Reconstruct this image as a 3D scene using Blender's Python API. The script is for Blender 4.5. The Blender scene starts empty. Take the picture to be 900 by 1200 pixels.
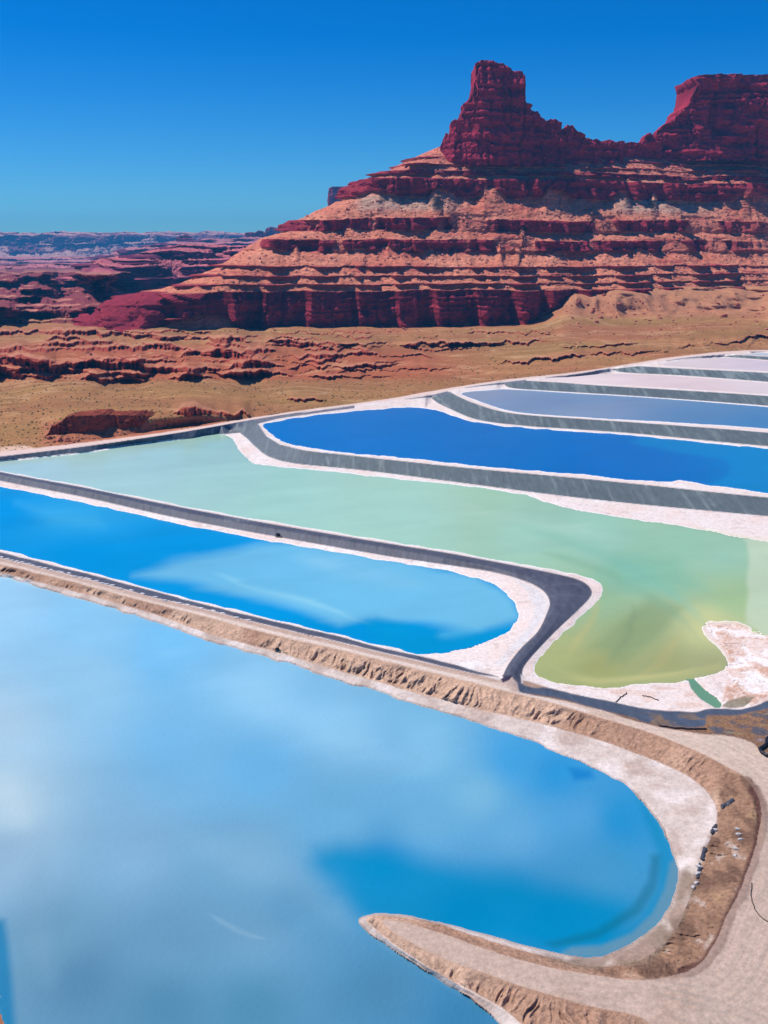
import bpy, math, random
import numpy as np
from mathutils import Vector, Matrix
from mathutils.geometry import delaunay_2d_cdt

# ------------------------------------------------------------------ camera, sky, sun, exposure
SC = bpy.context.scene
COL = SC.collection
H = 90.0
PITCH = math.radians(14.5)
F = 1200.0
cam = bpy.data.cameras.new("camera"); cam_o = bpy.data.objects.new("camera", cam); COL.objects.link(cam_o)
cam.sensor_fit = 'VERTICAL'; cam.sensor_height = 24.0; cam.lens = 24.0
cam.clip_start = 1.0; cam.clip_end = 80000.0
cam_o.location = (0, 0, H); cam_o.rotation_euler = (math.pi/2 - PITCH, 0, 0)
SC.camera = cam_o

SUN_DIR = Vector((-0.50, 0.17, 0.85)).normalized()      # towards the sun
SUN_EL = math.asin(SUN_DIR.z); SUN_AZ = math.atan2(SUN_DIR.x, SUN_DIR.y)
world = bpy.data.worlds.new("World"); SC.world = world; world.use_nodes = True
wn = world.node_tree; wn.nodes.clear()
sky = wn.nodes.new("ShaderNodeTexSky"); sky.sky_type = 'NISHITA'; sky.sun_disc = False
sky.sun_elevation = SUN_EL; sky.sun_rotation = SUN_AZ; sky.altitude = 1500; sky.air_density = 1.0; sky.dust_density = 0.25; sky.ozone_density = 5.0
hs = wn.nodes.new("ShaderNodeHueSaturation"); hs.inputs['Saturation'].default_value = 1.5; hs.inputs['Hue'].default_value = 0.5
bg = wn.nodes.new("ShaderNodeBackground"); bg.inputs[1].default_value = 0.085
wo = wn.nodes.new("ShaderNodeOutputWorld")
wn.links.new(sky.outputs[0], hs.inputs['Color']); wb = wn.nodes.new('ShaderNodeVectorMath'); wb.operation = 'MULTIPLY'; wb.inputs[1].default_value = (.50, 1.03, 1.32)
wn.links.new(hs.outputs[0], wb.inputs[0]); wn.links.new(wb.outputs[0], bg.inputs[0]); wn.links.new(bg.outputs[0], wo.inputs[0])
sl = bpy.data.lights.new("sun", 'SUN'); sl.energy = 4.8; sl.angle = math.radians(0.53); sl.color = (1.0, 0.95, 0.88)
so = bpy.data.objects.new("sun", sl); COL.objects.link(so)
so.rotation_euler = SUN_DIR.to_track_quat('Z', 'Y').to_euler(); so.location = (0, 0, 500)
SC.view_settings.view_transform = 'Standard'; SC.view_settings.look = 'None'
SC.view_settings.exposure = 0.0; SC.view_settings.gamma = 1.0
HAZE_DENSITY = 9.0e-5
SC.cycles.diffuse_bounces = 2
random.seed(3); RNG = np.random.default_rng(7)

# ------------------------------------------------------------------ helpers
cosp, sinp = math.cos(PITCH), math.sin(PITCH)
def unproj(px, py, z):
    """photo position + height -> point on the real surface at that height"""
    px = np.asarray(px, float); py = np.asarray(py, float)
    a = (px - 450)/F; b = (600 - py)/F
    dz = -sinp + b*cosp; dy = cosp + b*sinp
    t = (np.asarray(z, float) - H)/dz
    return a*t, dy*t
def atY(px, Y, z):
    """world X of column px at depth Y and height z"""
    k = (np.asarray(z, float) - H)/Y
    b = np.tan(np.arctan(k) + PITCH)
    return (np.asarray(px, float) - 450)/F*Y/(cosp + b*sinp)
def zAt(py, Y):
    return H + Y*math.tan(math.atan((600 - py)/F) - PITCH)

def _h(ix, iy, iz, seed):
    n = ix + iy + iz + np.uint32((seed*1274126177) & 0xFFFFFFFF)
    n ^= n >> np.uint32(13); n *= np.uint32(1274126177)
    n ^= n >> np.uint32(16); n *= np.uint32(2246822519)
    n ^= n >> np.uint32(15)
    return (n & np.uint32(0xFFFFFF)).astype(np.float32)*np.float32(1/16777215.0)
KX, KY, KZ = np.uint32(374761393), np.uint32(668265263), np.uint32(2147483629)
def vnoise(x, y, z=None, seed=0):
    x = np.asarray(x, float); y = np.asarray(y, float)
    if z is None: z = np.zeros(1)
    x, y, z = np.broadcast_arrays(x, y, z)
    xi = np.floor(x); yi = np.floor(y); zi = np.floor(z)
    fx = (x - xi).astype(np.float32); fy = (y - yi).astype(np.float32); fz = (z - zi).astype(np.float32)
    fx = fx*fx*fx*(fx*(fx*6 - 15) + 10); fy = fy*fy*fy*(fy*(fy*6 - 15) + 10)
    flat = not np.any(fz)
    xi = xi.astype(np.int32).astype(np.uint32)*KX; yi = yi.astype(np.int32).astype(np.uint32)*KY; zi = zi.astype(np.int32).astype(np.uint32)*KZ
    xj = xi + KX; yj = yi + KY
    def plane(zz):
        a = _h(xi, yi, zz, seed); b = _h(xj, yi, zz, seed)
        c = _h(xi, yj, zz, seed); d = _h(xj, yj, zz, seed)
        p = a + (b - a)*fx; q = c + (d - c)*fx
        return p + (q - p)*fy
    if flat: return plane(zi)*2 - 1
    fz = fz*fz*fz*(fz*(fz*6 - 15) + 10)
    p = plane(zi); q = plane(zi + KZ)
    return (p + (q - p)*fz)*2 - 1
def fbm(x, y, z=None, o=4, seed=0, g=0.5):
    x = np.asarray(x, float); y = np.asarray(y, float)
    s = 0.0; a = 1.0; t = 0.0
    for i in range(o):
        s = s + a*vnoise(x, y, z, seed + i*17); t += a; a *= g
        x = x*2.03 + 5.1; y = y*2.03 + 9.7
        if z is not None: z = np.asarray(z)*2.03 + 3.3
    return s/t
def ridged(x, y, z=None, o=3, seed=0):
    s = 0.0; a = 1.0; t = 0.0
    for i in range(o):
        s = s + a*(1 - 2*np.abs(vnoise(x, y, z, seed + i*31))); t += a; a *= 0.5
        x = np.asarray(x)*2.1; y = np.asarray(y)*2.1
        if z is not None: z = np.asarray(z)*2.1
    return s/t
def sstep(a, b, x):
    t = np.clip((x - a)/(b - a), 0, 1); return t*t*(3 - 2*t)
def lin(c):
    c = np.asarray(c, float)/255.0
    return np.where(c <= 0.04045, c/12.92, ((c + 0.055)/1.055)**2.4)
def smooth(pts, n=6, closed=False):
    """Catmull-Rom through rows of pts"""
    p = np.asarray(pts, float); out = []
    N = len(p)
    rng = range(N if closed else N - 1)
    for i in rng:
        if closed: a, b, c, d = p[(i-1) % N], p[i], p[(i+1) % N], p[(i+2) % N]
        else: a, b, c, d = p[max(i-1, 0)], p[i], p[i+1], p[min(i+2, N-1)]
        for k in range(n):
            t = k/n
            out.append(0.5*((2*b) + (c - a)*t + (2*a - 5*b + 4*c - d)*t*t + (3*b - a - 3*c + d)*t**3))
    if not closed: out.append(p[-1])
    return np.array(out)
def seg_dist(px, py, poly, closed=True, want_s=False):
    """distance from points to a polyline (and arclength of the nearest point)"""
    P = np.asarray(poly, float)[:, :2]
    A = P if closed else P[:-1]
    B = np.roll(P, -1, 0) if closed else P[1:]
    best = np.full(px.shape, 1e18); S = np.zeros(px.shape) if want_s else None; acc = 0.0
    for (ax, ay), (bx, by) in zip(A, B):
        dx, dy = bx - ax, by - ay; L2 = dx*dx + dy*dy
        if L2 < 1e-12: continue
        t = np.clip(((px - ax)*dx + (py - ay)*dy)/L2, 0, 1)
        d = (px - ax - t*dx)**2 + (py - ay - t*dy)**2
        if want_s:
            m = d < best; S[m] = acc + t[m]*math.sqrt(L2); best[m] = d[m]; acc += math.sqrt(L2)
        else: np.minimum(best, d, out=best)
    best = np.sqrt(best)
    return (best, S) if want_s else best
def inside(px, py, poly):
    P = np.asarray(poly, float)[:, :2]; r = np.zeros(px.shape, bool)
    for (ax, ay), (bx, by) in zip(P, np.roll(P, -1, 0)):
        if ay == by: continue
        c = (ay > py) != (by > py)
        r ^= c & (px < (bx - ax)*(py - ay)/(by - ay) + ax)
    return r
def sdf(px, py, poly, pad=12, ax=None, ay=None, slack=8):
    """signed distance to a polygon on a grid, positive inside, clipped at +-pad"""
    if ax is None: ax, ay = gx, gy
    P = np.asarray(poly, float)[:, :2]
    D = np.full(px.shape, float(pad)**2); ins = np.zeros(px.shape, bool)
    for (x1, y1), (x2, y2) in zip(P, np.roll(P, -1, 0)):
        r0, r1 = np.searchsorted(ay, [min(y1, y2) - slack, max(y1, y2) + slack]); c1 = np.searchsorted(ax, max(x1, x2) + slack)
        if y1 != y2 and r0 < r1 and c1 > 0:
            sy = py[r0:r1, :c1]
            ins[r0:r1, :c1] ^= ((y1 > sy) != (y2 > sy)) & (px[r0:r1, :c1] < (x2 - x1)*(sy - y1)/(y2 - y1) + x1)
        e = pad + slack
        r0, r1 = np.searchsorted(ay, [min(y1, y2) - e, max(y1, y2) + e]); c0, c1 = np.searchsorted(ax, [min(x1, x2) - e, max(x1, x2) + e])
        dx, dy = x2 - x1, y2 - y1; L2 = dx*dx + dy*dy
        if L2 < 1e-12 or r0 >= r1 or c0 >= c1: continue
        sx = px[r0:r1, c0:c1] - x1; sy = py[r0:r1, c0:c1] - y1
        t = np.clip((sx*dx + sy*dy)/L2, 0, 1)
        np.minimum(D[r0:r1, c0:c1], (sx - t*dx)**2 + (sy - t*dy)**2, out=D[r0:r1, c0:c1])
    D = np.sqrt(D)
    return np.where(ins, D, -D)

def mat(name, base=None, attr=None, rough=0.9, spec=0.2, noise=0.25, nscale=1.0, bump=0.0, bscale=1.0, detail=6, metallic=0, anis=(1, 1, 1)):
    m = bpy.data.materials.new(name); m.use_nodes = True
    nt = m.node_tree; b = nt.nodes["Principled BSDF"]
    b.inputs['Roughness'].default_value = rough; b.inputs['Specular IOR Level'].default_value = spec; b.inputs['Metallic'].default_value = metallic
    tc = nt.nodes.new("ShaderNodeTexCoord"); mp = nt.nodes.new("ShaderNodeMapping"); mp.inputs['Scale'].default_value = anis
    nt.links.new(tc.outputs['Object'], mp.inputs[0])
    n = nt.nodes.new("ShaderNodeTexNoise"); n.inputs['Scale'].default_value = nscale; n.inputs['Detail'].default_value = detail; n.inputs['Roughness'].default_value = 0.62
    nt.links.new(mp.outputs[0], n.inputs['Vector'])
    mr = nt.nodes.new("ShaderNodeMapRange"); mr.inputs['From Min'].default_value = 0.3; mr.inputs['From Max'].default_value = 0.7
    mr.inputs['To Min'].default_value = 1 - noise; mr.inputs['To Max'].default_value = 1 + noise
    nt.links.new(n.outputs['Fac'], mr.inputs['Value'])
    mx = nt.nodes.new("ShaderNodeVectorMath"); mx.operation = 'SCALE'
    if attr:
        a = nt.nodes.new("ShaderNodeAttribute"); a.attribute_name = attr; nt.links.new(a.outputs['Color'], mx.inputs[0])
    else: mx.inputs[0].default_value = base
    nt.links.new(mr.outputs[0], mx.inputs['Scale']); nt.links.new(mx.outputs[0], b.inputs['Base Color'])
    if bump:
        n2 = nt.nodes.new("ShaderNodeTexNoise"); n2.inputs['Scale'].default_value = bscale; n2.inputs['Detail'].default_value = 5
        nt.links.new(mp.outputs[0], n2.inputs['Vector'])
        bp = nt.nodes.new("ShaderNodeBump"); bp.inputs['Strength'].default_value = 1.0; bp.inputs['Distance'].default_value = bump
        nt.links.new(n2.outputs['Fac'], bp.inputs['Height']); nt.links.new(bp.outputs[0], b.inputs['Normal'])
    return m

def mesh_np(name, V, Fq, material, color=None, smooth_sh=True, parent=None):
    """V (n,3), Fq (m,4) or (m,3)"""
    me = bpy.data.meshes.new(name)
    V = np.ascontiguousarray(V, np.float32); Fq = np.ascontiguousarray(Fq, np.int32)
    k = Fq.shape[1]; n = len(Fq)
    me.vertices.add(len(V)); me.vertices.foreach_set("co", V.ravel())
    me.loops.add(n*k); me.loops.foreach_set("vertex_index", Fq.ravel())
    me.polygons.add(n); me.polygons.foreach_set("loop_start", np.arange(0, n*k, k, dtype=np.int32))
    me.polygons.foreach_set("loop_total", np.full(n, k, np.int32))
    me.polygons.foreach_set("use_smooth", np.full(n, smooth_sh, bool))
    if color is not None:
        ca = me.color_attributes.new("albedo", 'FLOAT_COLOR', 'POINT')
        c4 = np.ones((len(V), 4), np.float32); c4[:, :3] = color
        ca.data.foreach_set("color", c4.ravel())
    me.update(calc_edges=True)
    me.materials.append(material)
    o = bpy.data.objects.new(name, me); COL.objects.link(o)
    if parent: o.parent = parent
    return o
def tag(o, label=None, cat=None, group=None, kind=None):
    if label: o["label"] = label
    if cat: o["category"] = cat
    if group: o["group"] = group
    if kind: o["kind"] = kind
    return o
def grid_faces(nr, nc, mask=None):
    i = np.arange((nr - 1)*(nc - 1)); r = i//(nc - 1); c = i % (nc - 1)
    if mask is not None:
        sel = mask[:-1, :-1].ravel(); r, c = r[sel], c[sel]
    a = r*nc + c
    return np.stack([a, a + 1, a + nc + 1, a + nc], 1)
def compact(V, Fc, color=None):
    used = np.unique(Fc); rm = np.full(len(V), -1, np.int64); rm[used] = np.arange(len(used))
    return V[used], rm[Fc], (color[used] if color is not None else None)

M_GROUND = mat("desert_soil", attr="albedo", rough=1.0, spec=0.05, noise=0.22, nscale=0.35, bump=0.5, bscale=0.6, detail=8)
M_SALT = mat("salt_crust", attr="albedo", rough=0.85, spec=0.2, noise=0.17, nscale=1.3, bump=0.14, bscale=2.0, detail=10)
M_LINER = mat("pond_liner_sheet", attr="albedo", rough=0.6, spec=0.3, noise=0.18, nscale=0.5, bump=0.08, bscale=0.7, detail=8, anis=(1.6, .35, 1))
M_BANK = mat("eroded_bank", attr="albedo", rough=1.0, spec=0.05, noise=0.34, nscale=1.5, bump=0.3, bscale=1.7, detail=10)
M_ROAD = mat("graded_dirt", attr="albedo", rough=1.0, spec=0.05, noise=0.20, nscale=1.2, bump=0.12, bscale=2.2, detail=10)
M_ROCK = mat("red_sandstone", attr="albedo", rough=0.95, spec=0.05, noise=0.34, nscale=0.22, bump=0.9, bscale=0.45, detail=8, anis=(1, 1, 2.5))

# ------------------------------------------------------------------ break lines, photo positions with real heights
def L(z, *pts):
    return np.array([(x, y, z if len(p) == 2 else p[2]) for p in pts for (x, y) in [p[:2]]], float)

shore1 = L(0, (-260,612), (-100,652), (0,675), (60,692), (185,729), (240,750), (320,772), (390,795), (450,814), (525,837), (600,861), (660,885),
    (717,911), (747,932), (772,963), (788,997), (794,1027), (787,1058), (765,1088), (735,1108), (698,1120), (655,1117), (613,1107),
    (576,1097), (533,1085), (490,1076), (448,1071), (426,1074), (420,1081), (431,1092), (460,1113), (497,1135), (533,1159), (564,1180), (588,1200),
    (625,1232), (700,1300), (740,1345), (60,1345), (22,1250), (8,1205), (-4,1175), (-20,1165), (-260,1150))
toe1 = L(.8, (-260,608), (-100,648), (0,671), (100,696), (185,721), (240,741), (320,763), (390,784), (450,801), (525,822), (570,834), (625,846), (692,864),
    (741,881), (778,896), (814,915), (836,937), (840,963), (829,992), (820,1021), (806,1060), (790,1092), (765,1118), (725,1131), (690,1132), (640,1121),
    (588,1108), (545,1093), (509,1081), (472,1075), (440,1073, 1), (430,1078), (440,1089), (472,1114), (503,1134), (533,1151), (564,1169), (594,1185), (620,1207), (660,1240), (740,1310), (770,1345))
crest1 = L(3.3, (-260,599,1.8), (-100,638.5,1.9), (0,661.5,2.0), (100,686,2.2), (185,709,2.6), (240,723,2.8), (320,744,3.0), (390,760,3.2), (450,775), (525,793), (600,812), (650,825,3.2), (700,840,3.1), (750,855,3.0),
    (800,873,3), (842,893,3), (868,908,3), (886,928,3), (892,950,3), (886,990,3), (870,1033,2.9), (851,1076,2.7), (833,1113,2.5), (815,1133,2.4), (790,1143,2.3), (747,1148,2.2),
    (692,1142,2), (637,1132,2), (588,1119,1.9), (545,1104,1.8), (509,1091,1.7), (472,1081,1.6), (450,1078,1.5), (452,1086,1.5), (472,1100,1.6), (509,1119,1.5), (552,1136,1.6), (594,1151,1.8), (643,1166,2),
    (692,1179,2), (741,1190,2), (765,1203,2), (800,1240,2), (870,1345,2))
crest1b = L(3.3, (-260,594,1.8), (-100,630,1.9), (0,654,2.0), (100,679,2.2), (185,702,2.6), (225,711,2.8), (320,735,3.0), (390,751,3.2), (450,766), (525,783), (560,791), (590,799,3.2), (606,806,3), (612,813,3), (649,819,3), (693,830,2.9),
    (738,843,2.9), (780,854,2.9), (828,860,2.9), (850,862,2.9), (880,870,2.8), (892,881,2.8), (905,892,2.8), (960,930,3), (1150,1060,3))
toe2n = L(1.1, (-260,588), (-100,623), (0,647), (100,672), (185,694), (225,705), (320,728), (390,744), (450,760), (500,771), (550,784), (586,794))
shore2 = L(.8, (-260,511), (-100,548), (0,570), (100,590), (200,612), (300,631), (350,640), (450,656), (500,665), (550,675), (580,686), (597,699), (606,713), (605,727), (595,740), (575,750), (550,759), (510,765.5),
    (480,764.5), (450,757), (390,742), (320,725), (225,702), (100,669), (0,644), (-100,620), (-260,584))
toe2 = L(1.2, (-260,505), (-100,541), (0,563.5), (100,583), (200,605.5), (310,626.5), (450,651), (500,658.5), (575,670), (615,681), (636,692), (644,705), (641,718), (630,740), (610,760), (596,778), (590,790))
c2a = L(2.9, (-260,497), (-100,533), (0,556), (100,575.5), (200,597), (310,617.5), (450,641), (525,654.5,2.6), (575,664.5,2.3), (612,673,2), (636,683,1.9), (650,692,1.8), (653,705,1.8), (645,720,1.8), (633,740,1.8), (615,762,1.8), (602,779,1.8), (596,792,2.2))
c2b = L(2.9, (-260,495), (-100,531.5), (0,554.5), (100,573.5), (200,594.5), (310,615), (450,639), (525,652,2.6), (580,662.5,2.3), (620,670.5,2), (648,679.5,1.9), (664,688,1.8), (668,700,1.8), (658,716,1.8), (643,738,1.8), (622,762,1.8), (608,779,1.8), (602,791,2.2))
toeg = L(1.2, (-260,493), (-100,529.5), (0,552.8), (100,571.5), (200,592), (310,612.5), (450,636), (525,648), (600,662), (650,672), (680,680), (693,691), (690,702), (670,722), (650,741), (630,762), (617,777), (612,787), (616,795), (640,804), (649,808), (693,818), (720,823), (760,831), (800,834),
    (816,835), (832,831), (850,831), (868,831), (890,825), (900,821), (960,806), (1150,770))
shoreg = L(.8, (-38,545.4), (0,551.6), (50,561), (100,570.2), (200,590), (300,608.5), (450,633.6), (525,645.5), (600,659.5), (660,670), (690,677), (704,684), (706,692), (701,704), (675,728), (650,750), (634,769), (627,785), (635,795),
    (660,801.5), (700,804.5), (750,803), (790,800), (825,794), (845,787), (852,777), (840,757), (827,744), (822,734), (835,728), (860,728), (880,737), (900,744), (1000,760), (1150,775), (1150,672), (1000,653), (900,636), (850,627), (800,617), (730,607), (660,595), (615,580), (550,570), (450,560), (415,555.5), (350,549), (300,544),
    (282,530), (262,509.5), (200,516.5), (150,522), (120,528), (50,536), (0,541))
toe3 = L(1.3, (270,504.5), (281,507), (290,514), (299,523), (315,535), (345,543), (400,548.5), (450,554), (550,567), (650,580), (750,591), (900,605), (960,611), (1150,630))
top3 = L(4.6, (298,493), (304,500), (312,511), (328,521), (355,527.5), (400,532.5), (450,538), (550,548.5), (675,560), (760,568.5), (830,576), (900,583), (960,588), (1150,606))
shore3 = L(4.3, (308,497.5), (330,492.5), (360,488), (400,483.5), (450,479), (485,477.5), (510,480.5), (535,489), (565,496), (610,501), (665,505), (750,511), (850,521), (900,525.5), (960,531), (1150,550), (1150,601), (960,583), (900,577.5), (875,574.5), (830,568), (800,563.5), (770,564.5), (740,562), (675,555.5), (600,549.5), (500,539),
    (450,534.5), (400,530), (350,522.5), (327,515), (314,505))
toe4 = L(4.7, (505,466), (512,471.5), (525,478), (560,492), (615,499), (665,502.5), (750,508.5), (850,518.5), (900,523), (1150,547))
top4 = L(8.0, (527,459), (540,466), (560,474), (585,481.5), (620,486.5), (700,492), (800,499), (900,507), (1150,529))
shore4 = L(7.8, (541,461), (570,457.5), (600,456.5), (675,461), (775,467), (900,477), (1150,498), (1150,524), (900,502.5), (800,495.5), (700,490), (625,485), (590,479.5), (560,469.5))
toe5 = L(8.1, (590,449.5), (602,455), (660,459), (750,464.5), (900,475.5), (1150,496))
top5 = L(11.4, (615,446), (660,448.5), (700,451.5), (800,457.5), (900,464), (1150,483))
shore5 = L(11.2, (637,445), (670,441.5), (700,438.5), (730,438), (800,441.5), (900,449), (1150,470), (1150,479), (900,462), (800,455.5), (700,449.5))
toe6 = L(11.6, (718,432.5), (732,436.5), (800,440), (900,447.5), (1150,468))
top6 = L(14.7, (748,429), (800,432), (900,437), (1150,452))
shore6 = L(14.6, (775,427), (820,420.5), (855,419.5), (900,423), (1150,444), (1150,450), (900,435), (820,431))
toe7 = L(14.9, (845,418), (860,419), (900,422), (1150,442))
top7 = L(16.4, (862,416), (900,418), (1150,434))
shore7 = L(16.2, (868,415.6), (890,414), (905,414), (1150,426), (1150,432), (900,417.3))
outer = L(3, (-260,566,2.4), (-100,547,2.6), (0,535,2.8), (100,523,3.2), (200,508.5,3.8), (250,500,4.4), (298,491.5,5), (360,482,5.4), (450,470,6), (500,463,7.2), (525,457.5,8.2), (560,451,9.4), (600,446,11), (640,441.5,12), (675,438,12.8), (715,431,14.2), (750,426.5,15), (800,419,16), (830,416.3,16.5),
    (865,414,16.8), (905,412,17), (1150,418,17))
outer_in = L(1.2, (-100,550,1.1), (0,540,1.2), (50,534.8,1.2), (100,529.5,1.2), (120,526,1.2), (150,520.8,1.2), (200,515.5,1.2), (262,508.5,1.2), (270,504.5,1.3))
outer_out = L(2, (-260,561,.5), (-100,542,.8), (0,530,1.2), (100,518.5,1.8), (200,505.5,2.6), (298,489,4), (360,480,4.6), (450,468,5.2), (525,455,7.6), (600,444,10), (675,436,12), (750,424.5,14.2), (800,417,15.4), (905,410,16.4), (1150,416,16.4))
oc_foot = L(1.5, (40,519), (70,518), (100,516), (140,511), (180,504.5), (215,499), (250,495,2.5), (285,491,3.8))
oc_top = L(8, (66,492,7), (90,487,9), (130,485.5,9.5), (180,487,9), (212,487,8.5), (250,486,6.5), (290,486,5.2))
lines = [shore1, toe1, crest1, crest1b, toe2n, shore2, toe2, c2a, c2b, toeg, shoreg, toe3, top3, shore3, toe4, top4, shore4, toe5, top5, shore5, toe6, top6, shore6, toe7, top7, shore7, outer, outer_in, outer_out, oc_foot, oc_top]
closed_ids = {id(s) for s in (shoreg, shore3, shore4, shore5, shore6, shore7, shore1, shore2)}
free = [(-260,520,1.5),(-260,490,4),(-260,450,5),(-260,420,9),(-260,395,14),(-260,378,17),(-260,332,17),(-260,300,17),(-100,510,1.5),(0,510,2),(0,480,5),(30,470,5),(0,450,4.5),(0,420,9),(0,395,14),(0,378,17),(0,332,17),(0,300,17),
    (20,497,4),(40,500,3),(30,485,5),(60,478,6.5),(90,476,7),(150,474,7),(210,476,6.5),(250,477,5.5),(150,450,4.5),(150,420,9.5),(150,395,14),(150,378,18),(150,335,18),(300,475,4.8),(300,450,5),(300,420,10),(300,395,14),(300,380,16.5),(300,300,17),(400,460,5.5),(450,450,6.5),(450,420,10.5),(450,395,15),(450,382,16),(450,300,17),
    (560,440,9),(600,425,11.5),(600,400,15),(600,382,17),(620,300,20),(650,420,13.5),(650,400,17.5),(650,382,19),(660,372,27),(665,362,33),(670,345,46),(670,335,52),(670,300,50),(720,410,16.5),(720,390,19.5),(720,372,25),(720,352,40.4),(720,340,49.3),(720,330,54),(720,300,55),
    (800,405,17),(800,388,20.5),(800,370,27),(800,350,41),(800,340,48.7),(800,330,53),(800,300,60),(900,400,18),(900,385,21.5),(900,370,28),(900,350,40.5),(900,340,47.8),(900,330,53),(900,300,62),(1150,405,18),(1150,385,22),(1150,365,30),(1150,340,46),(1150,300,62),
    (1150,900,3),(1150,1345,2.5),(960,1345,2.5),(-260,1345,0),(950,1100,3.0),(900,1050,3.0),(880,960,3.0),(650,1345,0),(-120,1000,0),(1150,800,2),
    (640,350,38),(620,372,19),(642,374,23)]

verts2, zs, edges = [], [], []
seen = {}
def addv(x, y, z):
    k = (round(x*4), round(y*4))
    if k in seen: return seen[k]
    seen[k] = len(verts2); verts2.append(Vector((x, y))); zs.append(z); return seen[k]
SM = {}
for l in lines:
    cl = id(l) in closed_ids and l is not shore1 and l is not shore2
    s = smooth(l, 5, closed=cl)
    if l is shore1 or l is shore2 or l is shoreg or l is shore3:
        s = smooth(l, 12 if l is shore1 else 8, closed=cl)
        sx, sy = unproj(s[:, 0], s[:, 1], s[:, 2]); am = np.clip(.6/(sy/1200), .3, 3.2)
        s = s.copy(); s[:, 0] += am*fbm(sx/3.5, sy/3.5, o=3, seed=31); s[:, 1] += .8*am*fbm(sx/3.5 + 40, sy/3.5, o=3, seed=32)
    SM[id(l)] = s
    idx = [addv(*r) for r in s]
    for a, b in zip(idx[:-1], idx[1:]):
        if a != b: edges.append((a, b))
    if cl and idx[0] != idx[-1]: edges.append((idx[-1], idx[0]))
for f in free: addv(*f)
cv, ce, cf, ov, oe, of_ = delaunay_2d_cdt(verts2, edges, [], 0, 1e-4)
cz = []
P0 = np.array([(v.x, v.y) for v in cv])
Pin = np.array([(v.x, v.y) for v in verts2]); Zin = np.array(zs)
for i, o in enumerate(ov):
    if len(o): cz.append(float(np.mean([zs[k] for k in o])))
    else:
        d = ((Pin - P0[i])**2).sum(1); j = np.argsort(d)[:2]; cz.append(float(Zin[j].mean()))
cz = np.array(cz)

# ------------------------------------------------------------------ adaptive terrain grid
gx = np.concatenate([np.arange(-240, -16, 5), np.arange(-15, 915, 1.0), np.arange(916, 1142, 5)])
gy = np.concatenate([1e9*np.ones(0), np.array([297.5, 299, 301, 303, 306, 309, 312, 315, 318, ]), np.arange(318.5, 405, 0.7), np.arange(405, 515, .5), np.arange(515, 1212, 1.0), np.arange(1213, 1340, 5)])
GX, GY = np.meshgrid(gx, gy)
Z = np.full(GX.shape, np.nan)
for f in cf:
    if len(f) != 3: continue
    (x1, y1), (x2, y2), (x3, y3) = P0[f[0]], P0[f[1]], P0[f[2]]
    det = (y2 - y3)*(x1 - x3) + (x3 - x2)*(y1 - y3)
    if abs(det) < 1e-9: continue
    c0, c1 = np.searchsorted(gx, [min(x1, x2, x3) - 1e-6, max(x1, x2, x3) + 1e-6])
    r0, r1 = np.searchsorted(gy, [min(y1, y2, y3) - 1e-6, max(y1, y2, y3) + 1e-6])
    if c0 >= c1 or r0 >= r1: continue
    sx = GX[r0:r1, c0:c1]; sy = GY[r0:r1, c0:c1]
    a = ((y2 - y3)*(sx - x3) + (x3 - x2)*(sy - y3))/det
    b = ((y3 - y1)*(sx - x3) + (x1 - x3)*(sy - y3))/det
    c = 1 - a - b
    m = (a > -1e-6) & (b > -1e-6) & (c > -1e-6)
    zz = a*cz[f[0]] + b*cz[f[1]] + c*cz[f[2]]
    sub = Z[r0:r1, c0:c1]; sub[m] = zz[m]
# fill what lies outside the hull
for r in range(Z.shape[0]):
    row = Z[r]; bad = np.isnan(row)
    if bad.all(): row[:] = 17.0 if gy[r] < 400 else 0.0
    elif bad.any():
        g = np.where(~bad)[0]; row[bad] = np.interp(np.where(bad)[0], g, row[g])
def blur(a, r, it=2):
    for _ in range(it):
        for ax in (0, 1):
            p = np.pad(a, [(r, r) if k == ax else (0, 0) for k in (0, 1)], mode='edge'); cs = np.cumsum(p, axis=ax)
            cs = np.insert(cs, 0, 0, axis=ax); n = 2*r + 1
            a = (np.take(cs, range(n, cs.shape[ax]), axis=ax) - np.take(cs, range(0, cs.shape[ax] - n), axis=ax))/n
    return a
for cx0, cy0, w_, h_ in ((507, 467, 9, 7), (276, 505, 9, 6), (590, 450, 9, 6), (718, 433, 9, 5)):
    bx_ = np.exp(-((GX - cx0)/w_)**4 - ((GY - cy0)/h_)**4); Z = Z + (blur(Z, 4, 1) - Z)*bx_
oo = smooth(outer_out, 5); ooy = np.interp(gx, oo[:, 0], oo[:, 1])[None]
Z = Z + (blur(Z, 9) - Z)*sstep(3, 26, ooy - GY)
WX, WY = unproj(GX, GY, Z)

# regions in photo space; edges are worn by a noise that lives in the ground's own coordinates
wob = fbm(WX/6, WY/6, o=4, seed=3)
wob2 = fbm(WX/6 + 90, WY/6, o=4, seed=5)
pxm = (WY/1200.0).clip(0.05)                        # metres per photo pixel
QX = GX + wob*np.clip(0.9/pxm*0.3, 0.3, 4); QY = GY + wob2*np.clip(0.5/pxm*0.3, 0.2, 2.6)
def S(l): return SM[id(l)]
def band(a, b): return np.vstack([S(a)[:, :2], S(b)[::-1, :2]])
P_w1 = S(shore1); P_w2 = S(shore2); P_wg = S(shoreg)
WATER = [('w1', shore1, 0.0), ('w2', shore2, .8), ('wg', shoreg, .8), ('w3', shore3, 4.3), ('w4', shore4, 7.8), ('w5', shore5, 11.2), ('w6', shore6, 14.6), ('w7', shore7, 16.2)]
SD = {n: sdf(GX, GY, S(l), 30) for n, l, z in WATER}
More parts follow.
